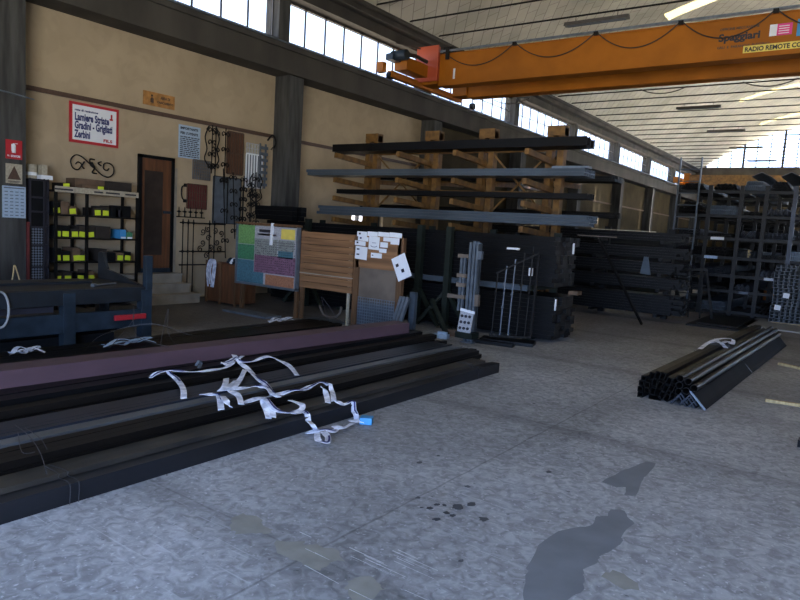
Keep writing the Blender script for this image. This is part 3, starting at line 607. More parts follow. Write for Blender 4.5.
for si, z in enumerate(SZ):
    for ci in range(len(UX)-1):
        if (si, ci) in ((0, 2), (1, 3)): continue
        kd, a, b, m = kinds[(si*3+ci*5+random.randrange(2)) % len(kinds)]
        w = UX[ci+1]-UX[ci]-.12; ht = (SZ[si+1]-z-.12 if si < 6 else .32)*random.uniform(.55, .95)
        sa = 2*a if kd == 'pipe' else a; sb = 2*a if kd == 'pipe' else (b or a*.25)
        nx = max(1, int(w/(sa+.006))); nz = max(1, min(2 if a in (.04, .08) and kd == 'tube' else 3 if a in (.06, .08) else 5 if kd != 'flat' else 8, int(ht/(sb+.003))))
        if si < 2 and ci > 3: nz = min(nz, 2)
        n_ = 0
        for j in range(nz):
            for i in range(nx-(j if kd == 'pipe' else 0)):
                x = UX[ci]+.06+(w-nx*(sa+.006))/2+(i+.5+(.5*j if kd == 'pipe' else 0))*(sa+.006)
                zz = z+j*(sb*.9 if kd == 'pipe' else sb+.002)
                bar(kd, x, 17.28+random.uniform(-.08, .12), zz+.001, a, b, .006, 5.5 if ci % 2 else 5.9, 'y', m, '%s lying in the right rack, %s shelf, bay %s' % ({'tube': 'steel tube', 'pipe': 'round steel pipe', 'channel': 'steel channel', 'flat': 'flat steel bar', 'angle': 'steel angle'}[kd], rowname[si], ['beside the ladder', 'right of the ladder', 'third along', 'fourth along', 'fifth along', 'sixth along', 'seventh along'][ci]), 'steel sections in the right rack, %s shelf, bay %d' % (rowname[si], ci+1))
# pale odds and ends on the rack
for n_, (x, z, w, h, m, lab) in enumerate([(-2.42, 1.42, .08, .18, 'pine', 'small yellow wooden block standing in the right rack'), (-1.93, .92, .25, .07, 'white', 'white paper label on the beam of the right rack near the channels'), (-3.25, 1.35, .3, .07, 'cal', 'pale blue plastic scrap in the bay right of the ladder'), (-3.15, 1.81, .3, .07, 'white', 'white paper scrap lying on sections right of the ladder'), (-2.45, .55, .2, .07, 'grate', 'grey paper label low down in the right rack')]):
    tag(MB().box(x-w/2, x+w/2, 17.44, 17.46, z, z+h).obj('scrap_piece' if m != 'pine' else 'wooden_block', m), lab, 'scrap' if m != 'pine' else 'wooden block')
ob = MB().box(-2.75, -1.7, 23.2, 23.6, .5, .9).box(-2.7, -2.6, 23.25, 23.55, 0, .5).box(-1.85, -1.75, 23.25, 23.55, 0, .5); tag(ob.obj('steel_trestle', 'orange'), 'orange painted trestle seen through the lower right rack', 'trestle')
# unseen rows of racks added behind it to keep light off the left wall
for x0 in (-3.7, -1.9):
    far = thing('storage_rack', 'unseen rack added down the hall to block light, %s row' % ('aisle side' if x0 < -3 else 'right hand'), 'rack', (x0, 26, 0))
    for y in (23.5, 28, 31.5, 37, 42.5, 46.5):
        for x in (x0, x0+1.4): MB().box(x-.06, x+.06, y-.06, y+.06, 0, 2.45).obj('upright', 'bluedk', far)
        for z in ((1.2,) if x0 < -3 else (.64,)): MB().box(x0, x0+1.4, y-.05, y+.05, z-.1, z).obj('shelf_beam', 'bluedk', far)
    for y in ((23.6, 30.05, 36.5, 42.95) if x0 < -3 else (24.4, 30.85, 37.3, 43.2)):
        for z, h in (((.02, 1.07), (1.2, 1.21)) if x0 < -3 else ((.02, .5), (.645, 1.8))):
            q = MB()
            for j in range(int(h/.12)): q.prism([(.1, j*.12), (1.3, j*.12), (1.3, j*.12+.115), (.1, j*.12+.115)], 6.4, 'y', off=(x0, y, z))
            tag(q.obj('steel_pack', 'black'), 'added pack of dark steel bars blocking light in the unseen racks', 'steel pack', 'steel packs in the unseen added racks')
# tilted light sheets on top
for x, lab in ((-2.35, 'left bent steel sheet lying tilted on top of the right rack'), (-1.75, 'right bent steel sheet lying tilted on top of the right rack')):
    q = MB(); q.prism([(-.2, 0), (0, .1), (.2, -.0), (.2, -.012), (0, .085), (-.2, -.012)], 3.0, 'y', off=(x, 17.4, 3.33)); tag(q.obj('bent_sheet', 'grate'), lab, 'steel sheet')
# ladder
ld = thing('ladder', 'tall grey metal ladder leaning against the right rack', 'ladder', (-3.9, 16.6, 0))
def lp_(x, t): return (x, 16.55+.6*t, 3.75*t)
for x in (-3.98, -3.5): MB().bar(lp_(x, 0), lp_(x-.12, 1), .03, .06, (0, 1, 0)).obj('rail', 'galvx', ld)
for k in range(1, 13): MB().tube([(-3.98-.12*k/13, 16.55+.6*k/13, 3.75*k/13), (-3.5-.12*k/13, 16.55+.6*k/13, 3.75*k/13)], .013, 6).obj('rung', 'galvx', ld)
# junk in front of the ladder
jt = thing('lattice_stand', 'dark lattice stand of thin bars beside the ladder foot', 'stand', (-3.5, 15.9, 0))
q = MB()
for x in (-3.6, -3.3, -3.05): q.bar((x, 15.9, 0), (x-.05, 16.0, 1.0), .03)
for z in (.15, .35, .55, .75, .95): q.bar((-3.65, 15.93, z), (-3.0, 15.93, z), .02)
q.obj('lattice', 'rust', jt)
q = MB().bar((-3.75, 15.8, 1.05), (-3.0, 15.85, 1.12), .06).bar((-3.0, 15.85, 1.1), (-2.75, 15.7, 0), .05).bar((-3.75, 15.8, 1.05), (-3.5, 15.7, .45), .05); q.obj('frame', 'rust', jt)

# ================================================================== ORANGE CANTILEVER RACK
ok = thing('cantilever_rack', 'orange cantilever rack holding long bars in front of the tan wall', 'rack', (-7, 11.6, 0))
ARMZ = [3.1, 2.6, 2.22, 1.78]
for x in (-9.28, -7.68, -6.4, -4.97):
    q = MB().box(x-.17, x-.05, 11.52, 11.68, 0, 3.62).box(x+.05, x+.17, 11.52, 11.68, 0, 3.62).box(x-.17, x+.17, 11.5, 11.7, 3.48, 3.66)
    for z in (.3, 1.2, 2.0, 2.9, 3.35): q.box(x-.05, x+.05, 11.54, 11.66, z, z+.08)
    q.obj('upright', 'rackor', ok)
    q = MB().box(x-.08, x+.08, 10.5, 12.8, 0, .12); q.obj('base', 'rackor', ok)
    for z in ARMZ: MB().bar((x, 11.52, z-.12), (x, 10.35, z-.05), .08, .1).obj('arm', 'rackor', ok)
    for z in (2.72, 2.05): MB().bar((x, 11.68, z-.1), (x, 12.85, z-.05), .08, .1).obj('arm', 'rackor', ok)
q = MB()
for a, b in ((-9.28, -7.68), (-6.4, -4.97)): q.bar((a, 11.6, 1.9), (b, 11.6, 3.3), .03).bar((a, 11.6, 3.3), (b, 11.6, 1.9), .03)
for z in (3.2, 2.4): q.box(-9.2, -5.0, 11.57, 11.63, z, z+.06)
q.obj('cross_brace', 'rackor', ok)
def rowx(kind, x0, x1, ys, z0, nz, a, b, m, label, group, jit=.08, cat='steel bar'):
    for j in range(nz):
        for y in ys:
            e0 = random.choice((0, .04, .08)); e1 = random.choice((0, .05))
            bar(kind, round(x0+e0*jit/.08, 3), y, z0+j*(b+.002), a, b, .006, round(x1-x0-e0-e1, 3), 'x', m, label, group, cat=cat)
rowx('channel', -9.55, -3.97, (10.52, 10.68, 10.84), 3.135, 1, .15, .15, 'blackx', 'deep dark channel bar on the top tier of the orange rack', 'channels on the top tier of the orange rack')
rowx('tube', -10.2, -3.95, (10.45, 10.55, 10.65, 10.75, 10.85), 2.645, 2, .095, .06, 'galvx', 'blue grey tube on the second tier of the orange rack', 'tubes on the second tier of the orange rack')
rowx('tube', -4.6, -3.85, (10.45, 10.55), 2.77, 1, .09, .035, 'galv', 'short bright galvanised piece at the right end of the second tier', 'bright pieces on the second tier')
rowx('tube', -9.3, -3.82, (10.45, 10.55, 10.65), 2.27, 1, .095, .09, 'blackx', 'dark tube on the third tier of the orange rack', 'tubes on the third tier of the orange rack')
rowx('tube', -9.8, -3.8, (10.45, 10.55, 10.65, 10.75), 1.83, 3, .095, .058, 'galvx', 'grey tube in the stack on the lowest tier of the orange rack', 'tubes on the lowest tier of the orange rack')
rowx('flat', -9.9, -4.05, (12.3, 12.45, 12.6), 2.72, 2, .14, .05, 'blackx', 'dark bar on the upper rear arms of the orange rack', 'bars on the rear of the orange rack, upper')
rowx('flat', -10.2, -3.95, (12.3, 12.45, 12.6), 2.05, 2, .14, .05, 'brownD', 'dark bar on the lower rear arms of the orange rack', 'bars on the rear of the orange rack, lower')

# ================================================================== LOWER BLACK STACKS
lk = thing('floor_rack', 'low dark green rack holding the long black stacks under the orange rack', 'rack', (-7, 9.6, 0))
for x in (-8.95, -6.3, -5.72):
    MB().box(x-.05, x+.05, 9.24, 9.34, 0, 1.7).obj('upright', 'green', lk)
    MB().bar((x, 9.3, .65), (x-.5, 9.2, .04), .06).bar((x, 9.3, .65), (x+.5, 9.2, .04), .06).obj('brace', 'green', lk)
MB().box(-9.4, -4.3, 9.35, 9.42, .77, .86).obj('front_beam', 'galvx', lk)
for x in (-9.6, -8.2, -6.8, -5.5, -4.3):
    q = MB().box(x-.05, x+.05, 9.42, 10.4, .78, .86).box(x-.05, x+.05, 9.42, 10.4, .0, .05).box(x-.06, x+.06, 10.36, 10.42, 0, 1.7)
    q.obj('cross_bearer', 'green', lk)
rowx('flat', -10.3, -3.9, (9.55, 9.75, 9.95, 10.15), .865, 11, .19, .068, 'blackx', 'long black bar in the upper stack behind the notice boards', 'black bars of the upper long stack', .12)
rowx('flat', -10.1, -3.84, (9.55, 9.75, 9.95, 10.15), .055, 10, .19, .064, 'blackx', 'long black bar in the lower stack behind the notice boards', 'black bars of the lower long stack', .08)
rowx('flat', -10.35, -9.2, (9.2, 9.4), 1.64, 3, .15, .09, 'blackx', 'short black bar piled on the left end of the upper long stack', 'short black bars on the left end')
rowx('flat', -10.35, -9.2, (8.95,), 1.3, 4, .18, .09, 'blackx', 'short black bar leaning by the concrete column on trestle', 'short black bars by the column') if False else None
for k, (x, y, z, w, h, lab) in enumerate([(-3.86, 9.47, .52, .015, .17, 'white label hanging on the right end of the lower black stack'), (-3.86, 10.0, 1.38, .015, .17, 'white label hanging on the right end of the upper black stack'), (-4.65, 9.3, 1.4, .2, .03, 'white paper strip tucked into the upper black stack near its right end'), (-4.25, 9.3, 1.02, .05, .12, 'small white tag on the dark bars beside the iron gate sample')]):
    tag(MB().box(x, x+w, y-.05, y, z, z+h).obj('paper_tag', 'white'), lab, 'tag')
# pole
ql = MB().bar((-3.95, 11.35, 1.66), (-3.6, 13.3, .02), .035, .04); tag(ql.obj('steel_pole', 'rust'), 'rusty steel pole leaning from the black stack down to the floor', 'pole')
tag(MB().bar((-4.2, 11.0, 1.69), (-3.6, 11.25, 1.69), .02, .012).obj('steel_strip', 'ply'), 'pale strip lying across the end of the upper black stack', 'steel strip')
# zone C rack
ck = thing('bar_rack', 'dark rack with long bars behind the leaning pole', 'rack', (-6, 14.6, 0))
for x in (-8.4, -6.6, -5.0, -3.6):
    MB().box(x-.06, x+.06, 14.9, 15.02, 0, 1.95).obj('upright', 'bluedk', ck)
    for z in (.15, .68, 1.0, 1.32, 1.68): MB().box(x-.04, x+.04, 14.2, 14.95, z-.06, z).obj('arm', 'bluedk', ck)
for z, n_, m, l in ((.15, 7, 'blackx', 'floor tier'), (.68, 4, 'blackx', 'second tier'), (1.0, 4, 'blackx', 'third tier'), (1.32, 4, 'blackx', 'fourth tier'), (1.68, 3, 'blackx', 'top tier')):
    rowx('flat', -8.8, -3.3, (14.3, 14.45, 14.6, 14.75), z+.002, n_, .13, .055, m, 'long dark bar on the %s of the rack behind the leaning pole' % l, 'long bars on the %s behind the pole' % l, .3)
for k, (y, x1) in enumerate(((16.2, -5.6), (22.6, -6.4), (29.0, -7.2), (35.4, -8.0))):
    for r_ in range(3):
        q = MB()
        for j in range(5): q.prism([(0, j*.12), (2.2, j*.12), (2.2, j*.12+.112), (0, j*.12+.112)], 6.1, 'y', off=(x1-2.2, y, .02+r_*.61))
        tag(q.obj('steel_pack', 'matte'), 'pack of dark steel bars stacked along the left wall beyond the racks', 'steel pack', 'steel packs along the left wall')
tag(MB().box(-5.1, -3.75, 14.24, 14.25, 1.86, 1.875).obj('steel_strip', 'beige'), 'thin pale strip on top of the rack behind the leaning pole', 'steel strip')
tag(MB().prism([(-3.98, .98), (-3.78, .98), (-3.83, 1.3), (-3.94, 1.3)], .02, 'x', off=(0, 0, 0)).obj('x', 'grate'), '', '') if False else None
q = MB().add([(-3.98, 14.18, .98), (-3.76, 14.18, .96), (-3.84, 14.18, 1.34), (-3.93, 14.18, 1.34), (-3.98, 14.2, .98), (-3.76, 14.2, .96), (-3.84, 14.2, 1.34), (-3.93, 14.2, 1.34)], [(0, 1, 2, 3), (7, 6, 5, 4), (0, 4, 5, 1), (1, 5, 6, 2), (2, 6, 7, 3), (3, 7, 4, 0)]); tag(q.obj('plastic_bag', 'galvx'), 'grey plastic bag hanging from the rack behind the leaning pole', 'bag')
# junk by the stack end
tag(MB().box(-4.0, -3.85, 10.3, 10.5, .71, .77).obj('wooden_block', 'box'), 'brown wooden block wedged between the upper and lower black stacks', 'wooden block')
p = at(547, 337); tag(MB().box(p.x-.1, p.x+.1, p.y-.04, p.y+.04, 0, .07, Matrix.Rotation(.3, 3, 'Z')).obj('wooden_block', 'pine'), 'small yellowish wooden block on the floor beside the gate sample', 'wooden block')
p = at(562, 340); q = MB().add([(p.x-.15, p.y, .012), (p.x+.12, p.y-.05, .006), (p.x+.14, p.y+.2, .01), (p.x-.05, p.y+.25, .03)], [(0, 1, 2, 3)]); q.add([(p.x-.15, p.y, .004), (p.x+.12, p.y-.05, .002), (p.x+.14, p.y+.2, .002), (p.x-.05, p.y+.25, .004)], [(3, 2, 1, 0)]); tag(q.obj('paper_scrap', 'plate'), 'crumpled grey paper scrap on the floor near the black stack', 'paper scrap')
p = at(530, 384); 

# ================================================================== FLOOR STAND, GATE SAMPLE
sp = thing('sample_post', 'grey steel post carrying a perforated sample plate before the black stacks', 'post', (-4.75, 8.45, 0))
q = MB().prism([(-.07, -.05), (-.02, -.05), (-.02, .03), (.02, .03), (.02, -.05), (.07, -.05), (.07, .06), (-.07, .06)], .01, 'x')
q = MB().box(-4.83, -4.79, 8.4, 8.52, 0, 1.48).box(-4.77, -4.73, 8.4, 8.52, 0, 1.5).box(-4.71, -4.68, 8.4, 8.52, 0, 1.47).box(-4.83, -4.68, 8.47, 8.5, 0, 1.48); q.obj('post', 'galv', sp)
q = MB().box(-4.98, -4.94, 8.42, 8.46, .45, 1.28).box(-4.92, -4.89, 8.42, 8.46, .45, 1.3); q.obj('side_strip', 'galv', sp)
for x0, x1, z in ((-5.0, -4.83, 1.27), (-5.0, -4.85, .98), (-5.0, -4.85, .84), (-5.14, -4.85, .66)): MB().box(x0, x1, 8.38, 8.44, z-.025, z+.03).obj('clip', 'ply', sp)
MB().box(-4.68, -4.62, 8.4, 8.46, .55, .72).obj('clip', 'ply', sp)
MB().box(-4.68, -4.62, 8.4, 8.46, 1.24, 1.36).obj('clip', 'grate', sp)
tr = Matrix.Rotation(.12, 3, 'Y')
MB().box(-4.86, -4.64, 8.3, 8.32, .15, .5, tr).obj('sample_plate', 'pale', sp)
MB().box(-4.84, -4.60, 8.285, 8.3, .46, .5, tr).obj('plate_header', 'white', sp)
q = MB()
for i in range(3):
    for j in range(3): q.tube([(-4.82+i*.065+.02*(j-1)*.6, 8.298, .22+j*.09), (-4.82+i*.065+.02*(j-1)*.6, 8.285, .22+j*.09)], .022, 10)
q.obj('hole', 'ink', sp)
MB().box(-4.9, -4.62, 8.28, 8.5, .07, .16).obj('bracket', 'green', sp)
MB().box(-4.85, -4.65, 8.35, 8.6, 0, .015).obj('foot', 'galv', sp)
gt = thing('gate_sample', 'small wrought iron gate sample with five slender bars on a black base', 'gate', (-4.3, 8.9, 0))
def lerp(a, b, t): return tuple(a[i]+(b[i]-a[i])*t for i in range(3))
ga, gb = (-4.5, 8.6, 0), (-4.02, 9.0, 0)
for k in range(5):
    p = lerp(ga, gb, .05+k*.2); h = .95+.1*k; q = MB().tube([(p[0], p[1], .12), (p[0]+.03, p[1], .12+h)], .011, 6)
    for z in ((.55, .9) if k % 2 else (.75,)): q.tube([(p[0]+.01, p[1], z-.03), (p[0]+.01, p[1], z), (p[0]+.01, p[1], z+.03)], [.008, .026, .008], 8)
    q.obj('bar', 'grate' if k in (1, 2) else 'rust', gt)
MB().bar(lerp(ga, gb, 1.0)[:2]+(.1,), (-3.99, 9.0, 1.35), .03).obj('post', 'rust', gt)
MB().bar((ga[0], ga[1], .12), (gb[0], gb[1], .12), .03).obj('rail', 'rust', gt); MB().bar((ga[0]+.03, ga[1], 1.05), (gb[0]+.03, gb[1], 1.38), .02).obj('rail', 'rust', gt)
MB().box(-4.75, -3.95, 8.75, 9.1, .0, .05, Matrix.Rotation(.3, 3, 'Z')).box(-4.8, -4.1, 8.5, 8.62, 0, .05, Matrix.Rotation(.2, 3, 'Z')).obj('base', 'blackx', gt)
# scraps
for k, (x, y, m, lab) in enumerate([(440, 338, 'cal', 'pale blue plastic scrap on the floor left of the sample post'), (450, 336, 'box', 'brown cardboard scrap beside the sample post')]):
    p = at(x, y); tag(MB().box(p.x-.12, p.x+.12, p.y-.05, p.y+.08, 0, .06, Matrix.Rotation(.4*k+.2, 3, 'Z')).box(p.x-.05, p.x+.1, p.y, p.y+.05, .06, .1).obj('scrap_piece', m), lab, 'scrap')
gs = thing('channel_offcuts', 'leaning grey channel offcut beside the mesh notice board', 'offcut', (-5.6, 8.0, 0))
q = MB()
for i in range(3): q.bar((-5.72+i*.06, 7.75, 0), (-5.6+i*.06, 7.85, .62), .045, .05)
q.obj('offcut_body', 'galv', gs)
tag(MB().box(-5.6, -5.5, 8.05, 8.12, 0, .68).obj('channel_offcut', 'galvx'), 'upright grey channel offcut right of the notice board leg', 'offcut')
tag(MB().bar((-5.75, 8.9, .5), (-5.2, 8.55, .03), .06).bar((-5.2, 8.7, .05), (-5.5, 9.1, .05), .06).obj('green_prop', 'green'), 'dark green steel prop slanting down behind the channel offcut', 'prop')

# ================================================================== BOARDS
b1 = thing('sample_chart', 'framed chart with coloured panels on wooden legs, leftmost of the three boards', 'display board', (-8.6, 7.9, 0))
q = MB().box(-9.34, -7.84, 7.9, 7.93, .5, 1.52); q.obj('board', 'pale', b1)
q = MB().box(-9.37, -9.33, 7.87, 7.94, .48, 1.55).box(-7.85, -7.81, 7.87, 7.94, .48, 1.55).box(-9.37, -7.81, 7.87, 7.94, .46, .5); q.obj('frame', 'galv', b1)
MB().box(-9.4, -7.8, 7.87, 7.96, 1.53, 1.57).obj('top_rail', 'woodf', b1)
def pn(u0, u1, v0, v1, m):      # panel fractions of the board
    X0, X1, Z1, Z0 = -9.33, -7.85, 1.52, .5
    MB().box(X0+(X1-X0)*u0, X0+(X1-X0)*u1, 7.893, 7.9, Z1-(Z1-Z0)*v1, Z1-(Z1-Z0)*v0).obj('printed_panel', m, b1)
pn(0, .29, .0, .33, 'limeg'); pn(0, .29, .34, .6, 'dkg'); pn(0, .29, .61, .8, 'teal'); pn(0, .46, .8, 1, 'teal'); pn(.3, .72, .02, .19, 'pale'); pn(.3, .68, .22, .5, 'greyp'); pn(.3, 1, .5, .8, 'mauve'); pn(.5, .97, .82, 1, 'peach'); pn(.74, .96, .03, .2, 'yel2'); pn(.7, .95, .22, .4, 'greyp'); pn(.7, .94, .4, .52, 'teal'); pn(.34, .66, .13, .16, 'peach')
q = MB()
for j in range(14):
    for i in range(20):
        if random.random() < .75: x = -8.86+i*.05; z = .72+j*.04; q.box(x, x+.018, 7.889, 7.893, z, z+.014)
q.obj('printed_marks', 'ink', b1)
MB().box(-8.47, -8.42, 7.86, 7.89, 1.2, 1.58, Matrix.Rotation(.06, 3, 'Y')).obj('white_clip_strip', 'white', b1)
MB().box(-8.78, -8.5, 7.888, 7.893, 1.41, 1.46).obj('title', 'ink', b1)
MB().box(-9.28, -9.22, 7.93, 7.99, 0, 1.5).obj('leg', 'woodf', b1); MB().box(-7.9, -7.84, 7.93, 7.99, 0, 1.5).obj('leg', 'woodf', b1)
b2 = thing('plank_board', 'bare plank board between the coloured chart and the paper-covered board', 'board', (-7.2, 7.95, 0))
q = MB()
for i in range(9): q.box(-7.79, -6.64, 7.93, 7.955, .545+i*.104, .545+(i+1)*.104-.006)
q.obj('planks', 'wood', b2)
MB().box(-7.8, -7.74, 7.96, 8.01, 0, 1.5).obj('leg', 'woodf', b2); MB().box(-6.76, -6.72, 7.96, 8.0, 0, 1.45).obj('leg', 'beige', b2)
MB().box(-7.8, -6.62, 7.92, 7.93, .78, .795).obj('batten', 'step', b2)
b3 = thing('notice_board', 'wooden notice board covered with white papers, rightmost of the three boards', 'notice board', (-6.1, 7.95, 0))
MB().box(-6.56, -5.7, 7.9, 7.93, .98, 1.5).obj('board', 'wood', b3)
MB().box(-6.6, -6.5, 7.9, 7.97, 0, 1.48).obj('leg', 'woodf', b3); MB().box(-5.76, -5.66, 7.9, 7.97, 0, 1.48).obj('leg', 'woodf', b3)
MB().box(-6.5, -5.76, 7.935, 7.95, .45, .98).obj('panel', 'ply', b3)
q = MB()
for i in range(16): q.box(-6.5+i*.047, -6.49+i*.047, 7.925, 7.935, .05, .52)
for i in range(11): q.box(-6.5, -5.76, 7.92, 7.93, .05+i*.046, .06+i*.046)
q.obj('wire_mesh', 'galv', b3)
MB().box(-6.5, -5.76, 7.945, 7.96, .03, .54).obj('mesh_backing', 'grate', b3)
PP = [((50, 75, 150, 148), 'top left'), ((155, 85, 258, 150), 'second from the left in the top row'), ((262, 98, 372, 160), 'third from the left in the top row'), ((372, 112, 490, 178), 'top right'), ((62, 150, 168, 212), 'second down on the left edge'), ((32, 210, 142, 275), 'third down, jutting past the left edge'), ((172, 155, 278, 340), None), ((315, 178, 470, 235), 'below the top right sheet'), ((288, 240, 362, 312), 'square, in the centre right'), ((385, 225, 470, 275), 'small, near the right edge'), ((40, 290, 162, 475), None), ((280, 328, 352, 385), 'smallest, in the lower middle'), ((200, 388, 308, 458), 'low, above the plywood panel')]
def px(u): return -6.585+(u-35)/455*.89
def pz(u, v): return 1.53-(v-75)/100*.108+(u-50)*.00016
for n_, ((u0, v0, u1, v1), w) in enumerate(PP):
    d = 7.896-.0016*(n_ % 3); um = (u0+u1)/2
    lab = 'white paper sheet on the notice board, ' + w if w else ('tall white sheet with a blue drawing pinned mid-board' if n_ == 6 else 'tall white sheet with black squares at the lower left of the notice board')
    t = thing('paper_sheet', lab, 'paper', (px(um), d, pz(um, v1)), 'papers pinned on the notice board')
    MB().box(px(u0), px(u1), d-.001, d, pz(um, v1), pz(um, v0), Matrix.Rotation(random.uniform(-.02, .05), 3, 'Y')).obj('sheet', 'white', t)
    q = MB()
    if n_ in (0, 4, 5): q.box(px(u0+18), px(u0+36), d-.003, d-.001, pz(um, v1-10)+.02, pz(um, v1-35)+.02)
    elif n_ == 10:
        for vv in (330, 405): q.box(px(u0+15), px(u0+42), d-.003, d-.001, pz(um, vv+10), pz(um, vv-10))
    elif n_ == 6: q.tube([(px(225+30*math.cos(a)), d-.002, pz(um, 280+22*math.sin(a))) for a in [PI*.05+PI*.9*i/8 for i in range(9)]], .004, 5).box(px(205), px(245), d-.003, d-.001, pz(um, 246), pz(um, 240))
    elif n_ == 12: q.box(px(u0+10), px(u0+24), d-.003, d-.001, pz(um, 430), pz(um, 415))
    if q.v: q.obj('printed_mark', 'navy' if n_ in (4, 6) else 'ink', t)
t = thing('paper_sheet', 'tilted white sheet with two black squares hanging off the right edge of the notice board', 'paper', (-5.66, 7.86, .86), 'papers pinned on the notice board')
rt = Matrix.Rotation(-.42, 3, 'Y').inverted()
rt = Matrix.Rotation(-.45, 3, 'Y')
MB().box(-5.78, -5.52, 7.865, 7.867, .87, 1.23, rt, (-5.65, 7.866, 1.05)).obj('sheet', 'white', t)
q = MB().box(-5.735, -5.685, 7.86, 7.864, 1.08, 1.125, rt, (-5.65, 7.866, 1.05)).box(-5.67, -5.62, 7.86, 7.864, .97, 1.02, rt, (-5.65, 7.866, 1.05)); q.obj('printed_mark', 'ink', t)

# ================================================================== BLUE BENCH
tag(MB().box(-8.5, -7.6, 1.0, 4.5, 0, .12).box(-8.6, -7.7, 1.2, 4.7, .12, .2).obj('scrap_sheets', 'matte'), 'dark flat sheets lying on the floor under the blue bench', 'steel plate')
bn = thing('machine_bench', 'dark blue steel machine bench standing before the shelves at the left', 'bench', (-8.2, 2.5, 0))
MB().box(-8.5, -7.42, -.3, 4.86, .64, .7).obj('table_top', 'bench', bn, bevel=.006)
MB().box(-7.46, -7.38, -.3, 4.86, .52, .695).obj('upper_rail', 'bench', bn, bevel=.004)
MB().box(-7.46, -7.38, -.3, 4.86, .2, .42).obj('lower_rail', 'blue', bn, bevel=.004)
for x, y in ((-7.42, 4.8), (-7.42, 3.82), (-7.42, .6), (-8.4, 4.8), (-8.4, .6)):
    MB().box(x-.06, x+.055, y-.07, y+.07, 0, .66).obj('leg', 'blue', bn, bevel=.004)
MB().box(-8.5, -7.4, 4.8, 4.86, .5, .695).obj('end_rail', 'bench', bn)
MB().add([(-8.52, 4.8, .7), (-8.52, 4.8, 1.06), (-8.42, 4.8, 1.06), (-8.3, 4.8, .84), (-7.5, 4.8, .7), (-8.52, 4.84, .7), (-8.52, 4.84, 1.06), (-8.42, 4.84, 1.06), (-8.3, 4.84, .84), (-7.5, 4.84, .7)], [(0, 1, 2, 3, 4), (9, 8, 7, 6, 5), (0, 5, 6, 1), (1, 6, 7, 2), (2, 7, 8, 3), (3, 8, 9, 4), (4, 9, 5, 0)]).obj('end_gusset', 'bench', bn)
MB().box(-7.44, -7.36, 4.78, 4.87, .66, 1.09).obj('corner_post', 'blue', bn, bevel=.006)
MB().box(-7.38, -7.34, 4.36, 4.78, .3, .365).obj('red_marking', 'red', bn, bevel=.01)
MB().box(-8.3, -7.95, 1.0, 4.4, .7, .73).obj('slide_rail', 'bench', bn)
MB().box(-8.4, -7.5, .2, 3.7, .43, .5).obj('tray', 'ink', bn)
q = MB().tube([(-7.6, 4.25, .715), (-7.75, 4.6, .715)], .012, 6).tube([(-7.6, 4.25, .715), (-7.58, 4.2, .715)], .024, 8); tag(q.obj('spanner', 'galv'), 'metal spanner lying on the blue bench top', 'tool')
lo = [(-7.35, 3.08+.08*math.cos(a), .52+.19*math.sin(a)) for a in [2*PI*k/24 for k in range(24)]]
q = MB().tube(lo, .013, 8, True); tag(q.obj('cable_loop', 'plate'), 'white cable loop hanging on the front of the blue bench', 'cable')
tag(MB().tube(catmull([(-8.3, 3.6, .7), (-8.3, 3.62, .8), (-8.35, 3.66, .9), (-8.3, 3.7, .7)]), .008, 6).obj('wire_scrap', 'pine'), 'thin pale wire standing on the blue bench near the column', 'wire')

# ================================================================== SHELF UNIT with labels
sh = thing('shelf_unit', 'dark metal shelf unit with yellow-labelled boxes left of the door', 'shelf', (-10.7, 5.9, 0))
for x in (-10.47, -10.93):
    for y in (5.2, 5.7, 6.6): MB().box(x-.02, x+.02, y-.02, y+.02, 0, 1.97).obj('post', 'rust', sh)
SHZ = [1.9, 1.52, 1.155, .77, .44, .12]
for z in SHZ: MB().box(-10.95, -10.45, 5.17, 6.62, z-.025, z).obj('shelf', 'rust', sh)
MB().box(-10.45, -10.435, 5.17, 6.6, 1.87, 1.96).obj('label_strip', 'beige', sh)
q = MB()
for a, b in ((5.15, 5.45), (5.8, 5.95), (6.0, 6.25), (6.35, 6.55)): q.box(-10.434, -10.431, a, b, 1.9, 1.925)
q.obj('lettering', 'ink', sh)
LB = {0: [(5.38, .12, 1), (5.78, .3, 0), (5.95, .12, 1), (6.25, .35, 0)], 1: [(5.23, .11, 1), (5.36, .13, 0), (5.48, .15, 1), (5.9, .14, 1), (6.04, .13, 1), (6.2, .14, 0), (6.4, .2, 0)], 2: [(5.24, .12, 1), (5.37, .14, 1), (5.52, .13, 1), (5.64, .1, 1), (5.79, .13, 1), (6.0, .26, 0)], 3: [(5.24, .12, 1), (5.38, .14, 1), (5.55, .13, 1), (5.65, .07, 1), (6.0, .14, 1), (6.15, .14, 0), (6.31, .13, 1), (6.45, .13, 1)], 4: [(5.25, .13, 1), (5.41, .15, 1), (5.62, .15, 1), (5.8, .1, 1)]}
rn = ['top board', 'first shelf down', 'second shelf down', 'third shelf down', 'lowest visible shelf']
for r_, lst in LB.items():
    for i, (y, w, lab) in enumerate(lst):
        h = random.uniform(.13, .22) if r_ else .12
        pos = ['first', 'second', 'third', 'fourth', 'fifth', 'sixth', 'seventh', 'eighth'][i]
        t = thing('parts_box', '%s on the %s, %s from the left' % ('box with yellow note' if lab else 'plain dark box', rn[r_], pos), 'box', (-10.6, y, SHZ[r_]), 'boxes on the shelf unit')
        m = random.choice(['box', 'boxdk', 'boxdk', 'bluedk'])
        q = MB().box(-10.85, -10.5, y-w/2, y+w/2, SHZ[r_]+.001, SHZ[r_]+h); q.obj('body', m, t, bevel=.004)
        if lab: MB().box(-10.5, -10.495, y-.05, y+.05, SHZ[r_]+.015, SHZ[r_]+.1 if r_ else SHZ[r_]+.11, Matrix.Rotation(random.uniform(-.12, .12), 3, 'X')).obj('note', 'yellow', t)
